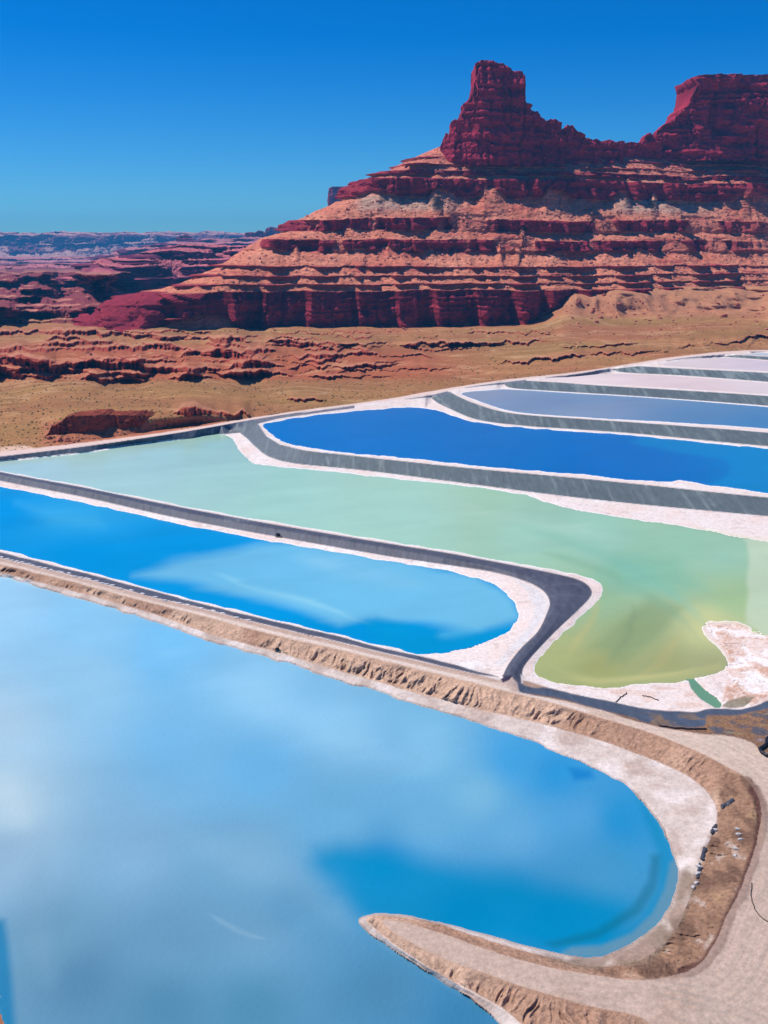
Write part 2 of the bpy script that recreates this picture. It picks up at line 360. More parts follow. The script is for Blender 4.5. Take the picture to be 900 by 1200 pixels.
# lower the ground under the ponds
inwater = np.zeros(GX.shape, bool)
for n, l, z in WATER:
    d = SD[n]; m = d > 0
    inwater |= m
    dm = d*pxm
    Z = np.where(m, z - np.minimum(dm*0.25, 2.0) - 0.02, Z)
    near = (d <= 0) & (d > -0.6)
    Z = np.where(near, np.maximum(Z, z + 0.01), Z)

cls = np.zeros(GX.shape, np.int8)          # 0 ground 1 salt 2 liner 3 bank 4 road
C = np.zeros(GX.shape + (3,)); C[:] = lin((176, 122, 82))
def paint(poly, col, k=None, feather=0.8, warp=True, amt=1.0, mask=None):
    d = sdf(QX if warp else GX, QY if warp else GY, poly, max(6, 2*feather))
    w = sstep(-feather, feather, d)*amt
    if mask is not None: w = w*mask
    col = np.asarray(col, float)
    if col.ndim == 1: col = lin(col)
    C[:] = C*(1 - w[..., None]) + col*w[..., None]
    if k is not None: cls[(w > 0.5)] = k
    return w
# desert tints
n1 = fbm(WX/90, WY/50, o=5, seed=11); n2 = fbm(WX/14, WY/9, o=4, seed=12)
tint = lin((178, 112, 80))*1.0; olive = lin((160, 120, 74)); red = lin((176, 92, 66)); pale = lin((200, 150, 112))
def mixc(w, c): C[:] = C*(1 - w[..., None]) + c*w[..., None]
mixc(sstep(-.1, .5, n1), tint); mixc(sstep(.0, .5, -n1)*.8, olive)
mixc(sstep(505, 480, GY)*sstep(440, 458, GY)*sstep(560, 300, GX)*.45*(0.6 + .4*n2), olive)
mixc(sstep(450, 442, GY)*sstep(400, 412, GY)*sstep(620, 450, GX)*.75, red)
mixc(sstep(505, 492, GY)*0 + sstep(40, 60, GX)*sstep(300, 270, GX)*sstep(488, 500, GY)*sstep(528, 518, GY)*.9, lin((186, 112, 84)))
mixc(sstep(.25, .6, n2)*.35, pale)
C *= (.92 + 0.12*n2)[..., None]
n9 = fbm(WX/220, WY/40, o=5, seed=19); mixc(sstep(.1, .4, n9)*sstep(505, 480, GY)*.35, lin((140, 96, 66))); mixc(sstep(.06, .0, np.abs(fbm(WX/120, WY/55, o=4, seed=20)))*.4, lin((206, 160, 122)))
mixc(sstep(380, 360, GY)*sstep(600, 700, GX)*.7, lin((190, 128, 100)))
C *= np.array((.94, .99, .95))
mixc(sstep(376, 366, GY)*sstep(230, 180, GX), lin((176, 106, 96))); mixc(sstep(334, 324, GY), lin((128, 72, 76)))
ed = paint([(0,524),(30,522),(48,528),(30,534),(0,535)], (215, 180, 155), None, 2)
# outer dyke crest, light
paint(np.vstack([S(outer_out)[:, :2], S(outer)[::-1, :2]]), (216, 190, 178), 4, .6)
SALTC = (228, 212, 203)
LINER_NEAR = (78, 80, 92); LINER_FAR = (92, 102, 104)
# inner area of every pond field: first everything between outer crest and the near dyke is salt / beach
big = np.vstack([S(outer)[:, :2], [(1150, 1060)], S(crest1b)[::-1, :2]])
paint(big, SALTC, 1, .6, warp=False)
paint(np.vstack([S(outer)[2:int(5*7)+1, :2][:200], [(270,504.5)], S(outer_in)[::-1, :2]]), (84, 92, 104), 2, .5, warp=False)
for a, b in ((top3, toe3), (top4, toe4), (top5, toe5), (top6, toe6), (top7, toe7)):
    paint(band(a, b), LINER_FAR, 2, .5, warp=False)
paint(S(shore1)[:, :2], (206, 188, 176), 1, 3, warp=False)
# inner slopes of the outer dyke beside the far ponds
so_ = S(outer)[:, :2]
def seg_outer(x0, x1): return so_[(so_[:, 0] >= x0) & (so_[:, 0] <= x1)]
sd_ = seg_outer(296, 420)
paint(np.vstack([sd_ + [0, .8], sd_[::-1] + [0, 3.6]]), (120, 112, 120), 2, .6, warp=True)
for x0, x1, dd in ((470, 528, 4.5), (540, 618, 3.5), (640, 716, 4.0), (770, 850, 2)):
    q = seg_outer(x0, x1); dw = np.linspace(0.5, dd, len(q))[:, None]*np.array([[0, 1]])
    paint(np.vstack([q + [0, .8], (q + dw + [0, .8])[::-1]]), (104, 106, 116), 2, .6, warp=False)
q = S(outer)[:, :2]
paint(np.vstack([[(262,509),(298,492.4),(304,499),(312,511),(328,521),(355,527.5)], [(345,543),(315,535),(299,523),(290,514),(281,507)]]), LINER_FAR, 2, .5, warp=False)
# dark dyke between second pond and the green pond
ring = np.vstack([S(toe2)[:, :2], [(588,792),(593,797),(600,803),(608,806),(611,800),(610,790)], S(toeg)[:5*18+1][::-1, :2]])
paint(ring, LINER_NEAR, 2, .7, warp=False)
# liner on the far face of the near dyke
paint(np.vstack([S(toe2n)[:, :2] + [0, 0], S(crest1b)[:5*10+1][::-1, :2] + [0, -1]]), (84, 84, 94), 2, .6)
# ditch right of the junction
ch_top = smooth([(606,800),(625,803),(649,808),(693,818),(720,823),(760,831),(800,834),(816,835),(832,831),(850,831),(868,831),(890,825),(900,821),(960,806),(1150,770)], 5)
ch_bot = smooth([(609,811),(649,817),(693,828),(738,840),(760,847),(800,852),(826,850),(830,839),(860,838),(880,834),(900,830),(960,818),(1150,790)], 5)
brown_bot = smooth([(612,812),(693,829),(738,843),(780,854),(828,860),(850,862),(880,870),(892,881),(905,892),(960,930),(1150,1060)], 5)
paint(np.vstack([ch_top, brown_bot[::-1]]), (132, 100, 80), 3, .9)
w = paint(np.vstack([ch_top, ch_bot[::-1]]), (72, 82, 98), 2, .9)
fl = fbm(WX/3.5, WY/3.5, o=4, seed=21)
sel = sstep(700, 730, GX)*w*sstep(-.05, .25, fl)*sstep(832, 842, GY); mixc(sel*.85, lin((128, 104, 78)))
bm = sdf(QX, QY, [(828,838),(850,841),(900,832),(960,822),(1150,792),(1150,1050),(960,925),(905,880),(880,866),(850,860),(828,858)]); bw = sstep(-1, 1, bm)
mixc(bw*sstep(.1, -.1, fl)*.9, lin((142, 108, 82))); mixc(bw*sstep(.05, .3, fl)*.9, lin((84, 86, 96))); mixc(bw*sstep(.3, .5, fbm(WX/5, WY/2, o=4, seed=27))*.7, lin((150, 132, 98)))
# pebbles of salt beside the bend of the road
mixc(sstep(-1, 3, sdf(QX, QY, [(872,868),(905,862),(905,892),(893,884)]))*sstep(0, .3, fl)*.8, lin((170, 165, 175)))
# near dyke: road on top, gullied slope, salt beach
paint(np.vstack([S(crest1)[:, :2], [(1150, 1345), (1150, 1060)], S(crest1b)[::-1, :2]]), (206, 182, 164), 4, .7)
paint(np.vstack([S(toe1)[:, :2], S(crest1)[::-1, :2]]), (186, 152, 128), 3, .8)
paint(np.vstack([S(shore1)[:12*36+1, :2], S(toe1)[::-1, :2]]), (206, 188, 176), 1, .8)

# arclength coordinate along the crest in metres
cr = S(crest1); cxw, cyw = unproj(cr[:, 0], cr[:, 1], cr[:, 2]); crw = np.stack([cxw, cyw], 1)
nearm = (GY > 590) & (sdf(GX, GY, np.vstack([S(shore1)[:12*36+1, :2], S(crest1)[::-1, :2]])) > -11)
D_cr = np.full(GX.shape, 99.0); S_cr = np.zeros(GX.shape)
d_, s_ = seg_dist(WX[nearm], WY[nearm], crw, closed=False, want_s=True)
D_cr[nearm] = d_; S_cr[nearm] = s_
bank = cls == 3
bankw = bank & (sdf(GX, GY, np.vstack([S(toe1)[:, :2], S(crest1)[::-1, :2]]), 30) > -2)
sw_ = S_cr + 1.6*fbm(S_cr/5, D_cr/6, o=2, seed=40)
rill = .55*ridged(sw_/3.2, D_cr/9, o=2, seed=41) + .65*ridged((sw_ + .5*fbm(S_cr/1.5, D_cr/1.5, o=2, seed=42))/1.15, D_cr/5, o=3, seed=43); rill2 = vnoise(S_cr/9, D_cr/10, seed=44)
prof = np.clip(D_cr/2.0, 0, 1)
sx_ = fbm(S_cr/25, S_cr*0, o=3, seed=45)
rough_zone = sstep(-.1, .25, sx_)
dep_r = (0.55*rill*prof*(.6 + .5*rough_zone) + 0.35*rill2*prof)
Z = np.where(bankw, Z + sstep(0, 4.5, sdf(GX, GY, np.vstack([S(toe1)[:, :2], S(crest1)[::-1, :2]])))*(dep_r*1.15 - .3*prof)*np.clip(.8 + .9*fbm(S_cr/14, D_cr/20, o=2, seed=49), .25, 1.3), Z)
# tone of the bank: rills darker, ridges paler, patches of browner earth
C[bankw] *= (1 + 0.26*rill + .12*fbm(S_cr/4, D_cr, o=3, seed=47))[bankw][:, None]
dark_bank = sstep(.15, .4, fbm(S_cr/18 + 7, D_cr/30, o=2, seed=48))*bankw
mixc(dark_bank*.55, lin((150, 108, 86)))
# right bend: brown scraped earth
rb = [(846,893),(870,907),(890,930),(896,952),(889,990),(873,1033),(852,1078),(834,1116),(815,1137),(790,1146),(740,1144),(700,1136),(730,1126),(768,1114),(790,1090),(806,1058),(818,1020),(828,990),(838,963),(843,945)]
e1 = fbm(WX/2.2, WY/5, o=5, seed=50); rw = sstep(-5, 5, sdf(QX, QY, rb, 20) + 9*e1); e2 = fbm(WX/6, WY/9, o=4, seed=51)
mixc(rw*.95, lin((146, 112, 90))); mixc(rw*sstep(-.15, .3, e1)*.8, lin((104, 78, 64))); mixc(rw*sstep(.15, .4, e2)*.6, lin((178, 144, 108))); mixc(rw*sstep(.38, .55, -e1)*.6, lin((190, 172, 158)))
dk = smooth([(884,925),(893,945),(890,985),(875,1030),(856,1075),(838,1113),(822,1132),(800,1140)], 5)
dd_ = seg_dist(QX, QY, dk, closed=False)
mixc(sstep(9, 4, dd_ + 3*e1)*.9, lin((88, 58, 52)))
Z = Z + rw*(.5*e1 + .25*e2 - .22*sstep(9, 2, dd_))
# damp brown foot of the bank, bottom right
dm = sstep(-5, 6, sdf(QX, QY, [(797,1020),(826,1000),(814,1050),(792,1098),(762,1130),(690,1138),(600,1116),(570,1100),(655,1119),(700,1121),(737,1109),(768,1086),(789,1056)]))*.9
mixc(dm*sstep(-.35, .15, e2 + .3*e1), lin((134, 112, 94)))
# beach mottling
beach1 = sdf(GX, GY, np.vstack([S(shore1)[:12*36+1, :2], S(toe1)[::-1, :2]]), 30) > 0
b1 = fbm(WX/5, WY/5, o=5, seed=60); b2 = fbm(WX/1.6, WY/1.6, o=3, seed=61)
mixc(beach1*sstep(.0, .4, b1)*.5, lin((168, 140, 124))); mixc(beach1*(1 - dm)*sstep(.1, .5, -b1)*.5, lin((232, 220, 214))); C[beach1] *= (1 + .12*b2)[beach1][:, None]
Z = np.where(beach1, Z + .10*b1 + .05*b2 + .08, Z)
wet = sstep(-3.0, -.3, SD['w1'])*(SD['w1'] <= 0); mixc(wet*.55, lin((130, 116, 112)))
# road wear, long wheel marks
road = cls == 4
sp = seg_dist(WX[(GX > 380) & (GY > 800)], WY[(GX > 380) & (GY > 800)], crw, closed=False)
D_road = np.full(GX.shape, 0.0); D_road[(GX > 380) & (GY > 800)] = sp
r1 = vnoise(D_road*1.3, S_cr*0, seed=70) + .6*vnoise(D_road*3.7, S_cr*0 + 4, seed=71)
r2 = fbm(WX/7, WY/7, o=5, seed=72)
nearroad = road & (GX > 380) & (GY > 800)
C[nearroad] *= (1 + .055*r1 + .07*r2)[nearroad][:, None]
mixc(nearroad*sstep(840, 1000, GY)*.6, lin((176, 150, 134)))
mixc(nearroad*sstep(.05, .5, r2)*.4, lin((168, 140, 118)))
ctr = [(790,1143),(850,1160),(910,1180),(980,1210)], [(905,960),(900,1010),(870,1080),(850,1130),(840,1180),(850,1240)], [(640,1150),(720,1160),(800,1175),(880,1200),(950,1240)], [(800,860),(860,884),(905,925),(930,990),(925,1060),(900,1130),(860,1190)]
for i, c_ in enumerate(ctr):
    q = smooth(c_, 8); qx, qy = unproj(q[:, 0], q[:, 1], 2.6)
    mm = (GX > 600) & (GY > 840)
    d = seg_dist(WX[mm], WY[mm], np.stack([qx, qy], 1), closed=False)
    for off in (.9, 2.3, 3.6):
        t = np.exp(-((d - off)/.28)**2)*(.5 + .5*r2[mm])
        C[mm] = np.where(road[mm][:, None], C[mm]*(1 - .22*t[:, None]) + .05*t[:, None]*np.array([1, .95, .9]), C[mm])
# white berm line on the long dyke road
q = S(crest1); qq = q[:5*12, :2] + [0, -3.2]
mixc(road*sstep(2.2, .6, seg_dist(GX, GY, qq, closed=False))*.5, lin((226, 210, 198)))
mixc(road*(GX < 600)*(GY < 800)*sstep(4.5, 1, seg_dist(GX, GY, S(crest1b)[:60, :2] + [0, 1.5], closed=False))*.6, lin((170, 138, 122)))
Z = np.where(road, Z + .06*r2 + np.where(nearroad, -.05*np.abs(r1), 0), Z)

# pond-side beaches
salt = cls == 1
s1 = fbm(WX/9, WY/9, o=5, seed=80); s2 = fbm(WX/2.5, WY/2.5, o=4, seed=81)
mixc(salt*(~beach1)*sstep(.0, .45, s1)*.4, lin((226, 196, 182))); mixc(salt*(~beach1)*sstep(.25, .6, -s1)*.5, lin((240, 236, 232)))
lineb = [(0,640),(100,665),(225,698.5),(320,721),(450,754),(480,762),(520,768),(560,776),(590,790),(586,796),(540,786),(450,764),(225,706),(0,648)]
# damp grey-white strip inside pond two's far beach
mixc(salt*sstep(-3, 3, sdf(QX, QY, [(600,676),(630,690),(642,705),(638,720),(625,742),(606,762),(590,780),(580,778),(600,755),(620,735),(628,712),(618,694)]))*.6, lin((206, 206, 206)))
for kk, zz_ in (('w1', 0), ('w2', 1), ('wg', 2)):
    dmet = -np.clip(SD[kk], -12, 0)*pxm*1.6 + .5*s1
    rg = vnoise(dmet*2.2 + 1.4*s2, s1*0 + zz_ + .5, seed=86)*(SD[kk] < 0)*(SD[kk] > -11)*(salt | beach1)
    C *= (1 + .09*rg)[..., None]
    mixc(sstep(.45, .8, rg)*.35, lin((186, 160, 146)))
stn = fbm(WX/2.2, WY/2.2, o=5, seed=87); mixc(salt*sstep(.2, .5, stn)*.28, lin((176, 148, 134)))
# the ragged salt flats by the inlet
sf = sstep(-2, 4, sdf(QX, QY, [(822,732),(860,728),(900,742),(960,750),(960,806),(900,820),(868,830),(845,826),(852,790),(850,765),(835,748)]))
sw1 = fbm(WX/4 + 1.5*s1, WY/4 + 1.5*s2, o=5, seed=83)
mixc(sf*.6, lin((222, 190, 172))); mixc(sf*sstep(.05, .3, sw1)*.75, lin((192, 142, 112))); mixc(sf*sstep(.12, .3, -sw1)*.8, lin((240, 232, 226)))
mixc(sf*sstep(.06, .0, np.abs(vnoise(WX/3 + s1*3, WY/3, seed=88)))*.6, lin((122, 92, 88)))
Z = np.where((sf > .3) & salt, Z + .25*sw1, Z)
sf2 = sstep(-2, 3, sdf(QX, QY, [(640,803),(700,807),(750,806),(800,803),(840,800),(850,815),(840,828),(800,832),(740,826),(690,816)]))
mixc(sf2*sstep(.0, .3, fbm(WX/3, WY/3, o=4, seed=84))*.5, lin((212, 176, 156)))
mixc(sstep(-1, 1, sdf(QX, QY, [(852,821),(870,816),(884,816),(872,828),(856,830),(846,828)]))*.9, lin((134, 122, 100)))
ol = sstep(-6, 2, SD['wg'])*(SD['wg'] <= 0)*sstep(805, 830, GX)*sstep(800, 720, GY); mixc(ol*.5, lin((214, 206, 150)))
shr = sstep(-1.2, -.3, np.maximum.reduce([SD[k] for k in ('w2', 'wg', 'w3', 'w4')]))*salt; mixc(shr*.6, lin((240, 240, 238)))
Z = np.where(salt & ~beach1, Z + .06*s1, Z)
# liners: sheet seams, streaks, salt runs
ln = cls == 2
seamx = np.abs(((WX + WY*.18)/21.0) % 1 - .5)*21
streak = fbm(WX/1.6, WY/26, o=4, seed=90); st2 = fbm(WX/12, WY/8, o=4, seed=91)
farl = ln & (GY < 612) & (GX > 262)
C[ln] *= (1 + .10*st2 + .08*streak)[ln][:, None]
mixc(farl*sstep(.9, .3, seamx)*.35*sstep(-.2, .4, st2), lin((150, 158, 156)))
mixc(farl*sstep(.2, .6, streak)*.4, lin((138, 146, 142)))
mixc(farl*sstep(475, 440, GY)*sstep(0, .5, fbm(WX/3, WY/20, o=3, seed=93))*.5, lin((150, 160, 156)))
mixc(farl*sstep(385, 350, GX)*.4, lin((112, 116, 120)))
ring_w = ln & (GY > 540) & ~farl
s_ring = seg_dist(WX[ring_w], WY[ring_w], np.stack(unproj(S(toe2)[:, 0], S(toe2)[:, 1], 1.2), 1), closed=False, want_s=True)
tmp = np.zeros(GX.shape); tmp[ring_w] = sstep(.35, .1, np.abs((s_ring[1]/7.0) % 1 - .5)*7)
mixc(tmp*.18, lin((120, 122, 130))); mixc(ring_w*sstep(.25, .5, fbm(WX/2, WY/7, o=4, seed=95))*.35, lin((52, 54, 66)))
Z = np.where(ln, Z + .10*st2 + .05*streak, Z)
inl_big = np.array([(804,796),(824,795),(862,818),(852,834),(836,834),(800,806)], float)
inl = [(806,794),(813,795),(818,800),(825,808),(833,814),(840,819),(846,825),(844,829),(838,829),(830,824),(822,819),(815,812),(810,805)]
iw = sstep(-1.2, 1.2, sdf(QX + 1.5*s2, QY + s2, inl)); Z = np.where(iw > 0, Z*(1 - iw) + np.minimum(Z, .35)*iw, Z)
Z = np.where((sdf(GX, GY, inl_big) > -2) & (iw < .5) & (SD['wg'] < 0), np.maximum(Z, .92), Z)
mixc(sstep(3.5, .5, np.hypot((GX - 841)/1.6, GY - 825))*.8, lin((205, 225, 222)))
# junction: bare soil ramp
jn = sstep(-1.2, 1.2, sdf(QX, QY, [(592,797),(600,793),(606,800),(609,810),(603,811),(596,806)])); mixc(jn, lin((190, 165, 150))); 
mixc(sstep(-1, 1, sdf(QX, QY, [(587,796),(592,792),(601,791),(598,796),(590,800)])), lin((50, 38, 58)))
mixc(sstep(-1, 1, sdf(QX, QY, [(612,797),(622,799),(642,806),(628,806),(614,803)])), lin((168, 138, 118)))

# ------------------------------------------------------------------ low ledges in the desert (each a real step)
des = (cls == 0)
ppx = (WY/1170.0)
def ledge(y0, amp, h, x0, x1, fade=40, seed=0, var=.5, face=(150, 66, 52), rag=2.2):
    yb = y0 if callable(y0) else (lambda x: np.full_like(x, y0))
    bx = yb(GX) + amp*fbm(GX/70, GX*0 + seed, o=3, seed=seed) + rag*np.round(fbm(GX/11, GX*0 + seed, o=3, seed=seed + 1)*5)/3 + rag*.35*vnoise(GX/2.6, GX*0 + seed, seed=seed + 2)
    hh = h*np.clip(1 + var*2.2*fbm(GX/38, GX*0 + seed, o=3, seed=seed + 5), 0.05, 2.2)*sstep(x0 - fade, x0, GX)*sstep(x1 + fade, x1, GX)*(1 - .45*sstep(260, 420, GX))
    wpx = np.maximum(hh/ppx, .6)
    t = (bx - GY)/wpx
    st = np.clip(t, 0, 1)
    relax = sstep(26, 0, np.maximum(yb(GX) - h/ppx - GY, 0))       # the tread sinks back gently
    add = hh*st*np.where(t > 1, relax, 1)
    on = (t > -.1) & (t < 1.15) & (hh > .6) & des
    mixc(on*.85, lin(face))
    lip = (t >= 1.1) & (t < 1.9) & (hh > 1) & des; mixc(lip*.35, lin((205, 140, 112)))
    return np.where(des, add, 0)
A = np.zeros(GX.shape)
cv_ = lambda pts: (lambda x: np.interp(x, [p[0] for p in pts], [p[1] for p in pts]))
for k_, (pts_, am_, h_, xa, xb, vr) in enumerate([
    ([(-240,447),(0,441),(110,446),(200,446),(330,441),(500,443),(640,432)], 3, 2.6, -240, 420, .8), ([(-240,438),(0,437),(200,440),(400,436),(620,427)], 3, 1.6, -240, 500, 1.0),
    ([(-240,431),(0,430),(120,433),(250,434),(400,431),(600,420)], 4, 3.0, -240, 430, .8), ([(-240,424),(0,424),(120,427),(250,424),(400,425),(600,416)], 3, 1.8, -240, 430, 1.0),
    ([(-240,418),(0,418),(120,420),(250,418),(400,419),(600,412)], 3, 2.8, -240, 460, .9), ([(-240,411),(0,411),(300,413),(450,409),(640,407)], 2.5, 1.6, -240, 520, 1.0),
    ([(-240,404),(0,403),(300,407),(450,405),(640,402)], 2.5, 1.3, -240, 560, 1.2), ([(-240,396),(0,391),(140,394),(300,402),(450,405),(640,402)], 2.0, 2.6, 20, 600, .6),
    ([(0,399),(300,397),(640,395)], 2.0, 1.2, 60, 500, 1.2), ([(0,387),(300,391),(640,390)], 1.5, 1.0, 100, 620, 1.4)]):
    A += ledge(cv_(pts_), am_, h_, xa, xb, 60, 101 + 10*k_, vr)
A += ledge(cv_([(600,410),(900,404)]), 3, 2.2, 670, 735, 22, 161, .5)
A += ledge(cv_([(600,426),(760,414),(900,395)]), 3, 1.2, 600, 900, 40, 171, 1.4)
A += ledge(cv_([(300,471),(350,469)]), .5, 1.6, 345, 372, 14, 181, .4)
A += ledge(cv_([(200,487),(292,487)]), .5, 2.2, 215, 280, 16, 186, .7)
farx = sstep(190, 120, GX)
for i, (y0, h) in enumerate([(378, 4.5), (372.5, 5), (366.5, 6), (361, 5), (356, 6), (350.5, 6), (346, 7), (341.5, 6), (337, 7), (333, 8), (329.5, 8), (326, 9), (323, 9)]):
    A += ledge(y0, 2.0, h, -240, 140 if y0 > 344 else 230, 40, 200 + 11*i, .7, face=(120, 52, 60), rag=1.0)
Z = Z + np.where(des, A, 0)
# roughness of the open desert and of the talus apron
hum = fbm(WX/30, WY/30, o=3, seed=15)
apr = sstep(385, 365, GY)*sstep(600, 680, GX)
Z = np.where(des, Z + hum*.55 + apr*(ridged(WX/34, WY/90, o=2, seed=16)*.6 + fbm(WX/12, WY/20, o=2, seed=18)*.35), Z)
WX, WY = unproj(GX, GY, Z)
V = np.stack([WX, WY, Z], -1).reshape(-1, 3)
Cf = np.clip(C.reshape(-1, 3), .01, .85)
nr, nc = GX.shape
names = [("desert_ground", M_GROUND, "red brown desert floor with low ledges and scrub beyond the ponds"),
         ("salt_beach", M_SALT, "white and pink salt crust left along the pond edges"),
         ("pond_liner", M_LINER, "dark grey sheet liner covering the dykes between the ponds"),
         ("dirt_embankment", M_BANK, "gullied brown earth slope below the dirt road"),
         ("dirt_road", M_ROAD, "pale graded dirt road along the top of the dykes")]
# faces buried under the ponds go with the salt beds
cls2 = cls.copy(); cls2[inwater & (cls2 == 0)] = 1
for k, (nm, m, lab) in enumerate(names):
    f = grid_faces(nr, nc, cls2 == k)
    f = f[:, ::-1]
    v, ff, cc = compact(V, f, Cf)
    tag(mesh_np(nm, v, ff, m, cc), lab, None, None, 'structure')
print("terrain", len(V))
# land beyond the worked area, below everything else
bf = 14000
v = np.array([(-bf, -600, -6), (bf, -600, -6), (bf, 8600, -6), (-bf, 8600, -6)], float)
tag(mesh_np("ground", v, np.array([[0, 1, 2, 3]]), M_GROUND, np.tile(lin((176, 118, 84)), (4, 1))), "flat desert land around the ponds", None, None, 'structure')

# ------------------------------------------------------------------ ponds
def water_mat(name, rough=.08, bump=.02, bs=.8, spec=.5):
    m = mat(name, attr="albedo", rough=rough, spec=spec, noise=.03, nscale=.05, bump=bump, bscale=bs, detail=4)
    m.node_tree.nodes["Principled BSDF"].inputs['IOR'].default_value = 1.33
    return m
M_WATER = water_mat("brine_water", .13, .06, 1.1)
M_WFAR = water_mat("brine_water_ruffled", .35, .05, .5)
M_WSALT = mat("wet_salt_bed", attr="albedo", rough=.7, spec=.3, noise=.04, nscale=.05)
WMUL = np.array((1.0, 1.0, 1.0))
def wcol(c): return lin(c)*WMUL
def field(x, y, samp, p=2.6, sc=(1, 1)):
    num = np.zeros(x.shape + (3,)); den = np.zeros(x.shape)
    for sx, sy, c in samp:
        w = 1/(((x - sx)*sc[0])**2 + ((y - sy)*sc[1])**2 + 300)**(p/2)
        num += w[..., None]*wcol(c); den += w
    return num/den[..., None]
def pond(name, shore, z, samp, label, matl, step=2.0, patches=(), streak=.06, sc=(1, 1), pad=5, cloud=.0, mul=(1, 1, 1), dive=.6, wisps=()):
    global WMUL
    WMUL = np.array(mul, float)
    P = S(shore); x0, y0 = P[:, :2].min(0) - pad; x1, y1 = P[:, :2].max(0) + pad
    x0 = max(x0, -250)
    ax = np.arange(x0, x1 + step, step); ay = np.arange(y0, y1 + step, step*.75 if step > 1 else step)
    X, Y = np.meshgrid(ax, ay)
    d = sdf(X, Y, P, 10, ax, ay, 2)
    wx, wy = unproj(X, Y, z)
    an = .45; rx = wx*math.cos(an) + wy*math.sin(an); ry = -wx*math.sin(an) + wy*math.cos(an)
    n_ = fbm(rx/34 + .6*fbm(rx/30, ry/30, o=2, seed=303), ry/11, o=5, seed=300); n3 = fbm(wx/60 + 3, wy/45, o=4, seed=301)
    ppm = np.clip(1200/np.maximum(wy, 60), 1, 12)
    Xw = X + n3*9*1.0; Yw = Y + n_*5
    c = field(Xw, Yw, samp, sc=sc)
    for poly, col, fe, amt in patches:
        w = sstep(-fe, fe, sdf(Xw, Yw, np.asarray(poly, float), 2*fe + 2, ax, ay, 16))*amt
        c = c*(1 - w[..., None]) + wcol(col)*w[..., None]
    c = c*(1 + streak*n_ + streak*.8*n3)[..., None]
    zz = z - np.clip(-d - dive, 0, None)*.5
    for wp, wc, ww, wa in wisps:
        q_ = smooth(wp, 5); wd, wl = seg_dist(Xw + n_*4, Yw, q_, closed=False, want_s=True); wl = wl/max(wl.max(), 1e-6); wv = np.exp(-(wd/(ww*(.35 + .65*np.sin(np.pi*wl))))**2)*wa*sstep(0, .25, wl)*sstep(1, .75, wl)*(.6 + .8*np.clip(n_ + .3, 0, 1)); c = c*(1 - wv[..., None]) + wcol(wc)*wv[..., None]
    wx, wy = unproj(X, Y, zz)
    v = np.stack([wx, wy, zz], -1).reshape(-1, 3)
    f = grid_faces(X.shape[0], X.shape[1], d > -pad)[:, ::-1]
    vv, ff, cc = compact(v, f, np.clip(c.reshape(-1, 3), 0.001, .85))
    return tag(mesh_np(name, vv, ff, matl, cc), label, None, None, 'structure')
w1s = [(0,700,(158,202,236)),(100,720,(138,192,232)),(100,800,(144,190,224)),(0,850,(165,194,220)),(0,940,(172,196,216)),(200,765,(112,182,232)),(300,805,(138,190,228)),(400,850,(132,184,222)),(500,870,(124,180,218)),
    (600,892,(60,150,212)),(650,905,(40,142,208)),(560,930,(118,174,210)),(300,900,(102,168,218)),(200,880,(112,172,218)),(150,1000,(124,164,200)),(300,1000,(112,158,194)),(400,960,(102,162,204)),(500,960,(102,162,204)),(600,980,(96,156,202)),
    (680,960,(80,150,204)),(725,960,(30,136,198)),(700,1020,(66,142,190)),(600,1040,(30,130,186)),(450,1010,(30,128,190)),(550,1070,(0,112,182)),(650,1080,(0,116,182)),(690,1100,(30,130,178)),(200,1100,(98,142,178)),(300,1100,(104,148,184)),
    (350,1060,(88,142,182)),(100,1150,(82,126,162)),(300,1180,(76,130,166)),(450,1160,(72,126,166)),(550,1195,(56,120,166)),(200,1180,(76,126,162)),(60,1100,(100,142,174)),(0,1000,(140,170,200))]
pond("pond_water", shore1, 0.0, w1s, "large pale blue pond in the foreground with a deeper blue patch in its bend", M_WATER, 2.5,  # pale tones and wisps are cloud reflections painted into the water colour
    [([(366,1012),(374,996),(400,989),(450,1000),(500,1010),(600,1030),(690,1046),(740,1060),(720,1115),(600,1110),(430,1080),(385,1056)], (0,128,184), 20, .9),
     ([(-60,1070),(6,1080),(14,1130),(22,1200),(40,1345),(-60,1345)], (18,116,168), 7, .85),
     ([(664,898),(690,902),(694,912),(672,914)], (20,120,195), 5, .8),
     ([(740,925),(775,965),(792,1000),(796,1030),(788,1060),(764,1092),(735,1112),(722,1104),(752,1075),(772,1040),(772,1000),(758,965)], (10,128,180), 7, .7),
     ([(775,1000),(770,1040),(752,1070),(700,1100),(650,1110),(640,1106),(700,1090),(742,1062),(760,1030),(764,1000)], (14,96,120), 5, .5),
     ([(797,1000),(797,1035),(788,1064),(764,1094),(735,1113),(700,1122),(655,1119),(670,1110),(705,1108),(740,1094),(766,1070),(780,1040),(786,1010)], (104,138,160), 4, .7),
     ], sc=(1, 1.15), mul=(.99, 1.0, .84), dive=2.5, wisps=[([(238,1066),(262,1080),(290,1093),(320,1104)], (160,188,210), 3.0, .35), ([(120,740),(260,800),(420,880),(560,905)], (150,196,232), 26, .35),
     ([(-20,905),(10,925),(30,980)], (190,208,222), 24, .4), ([(180,960),(280,1010),(380,1050),(430,1110)], (132,172,205), 26, .35), ([(60,980),(40,1060),(70,1180)], (120,155,185), 20, .3)])
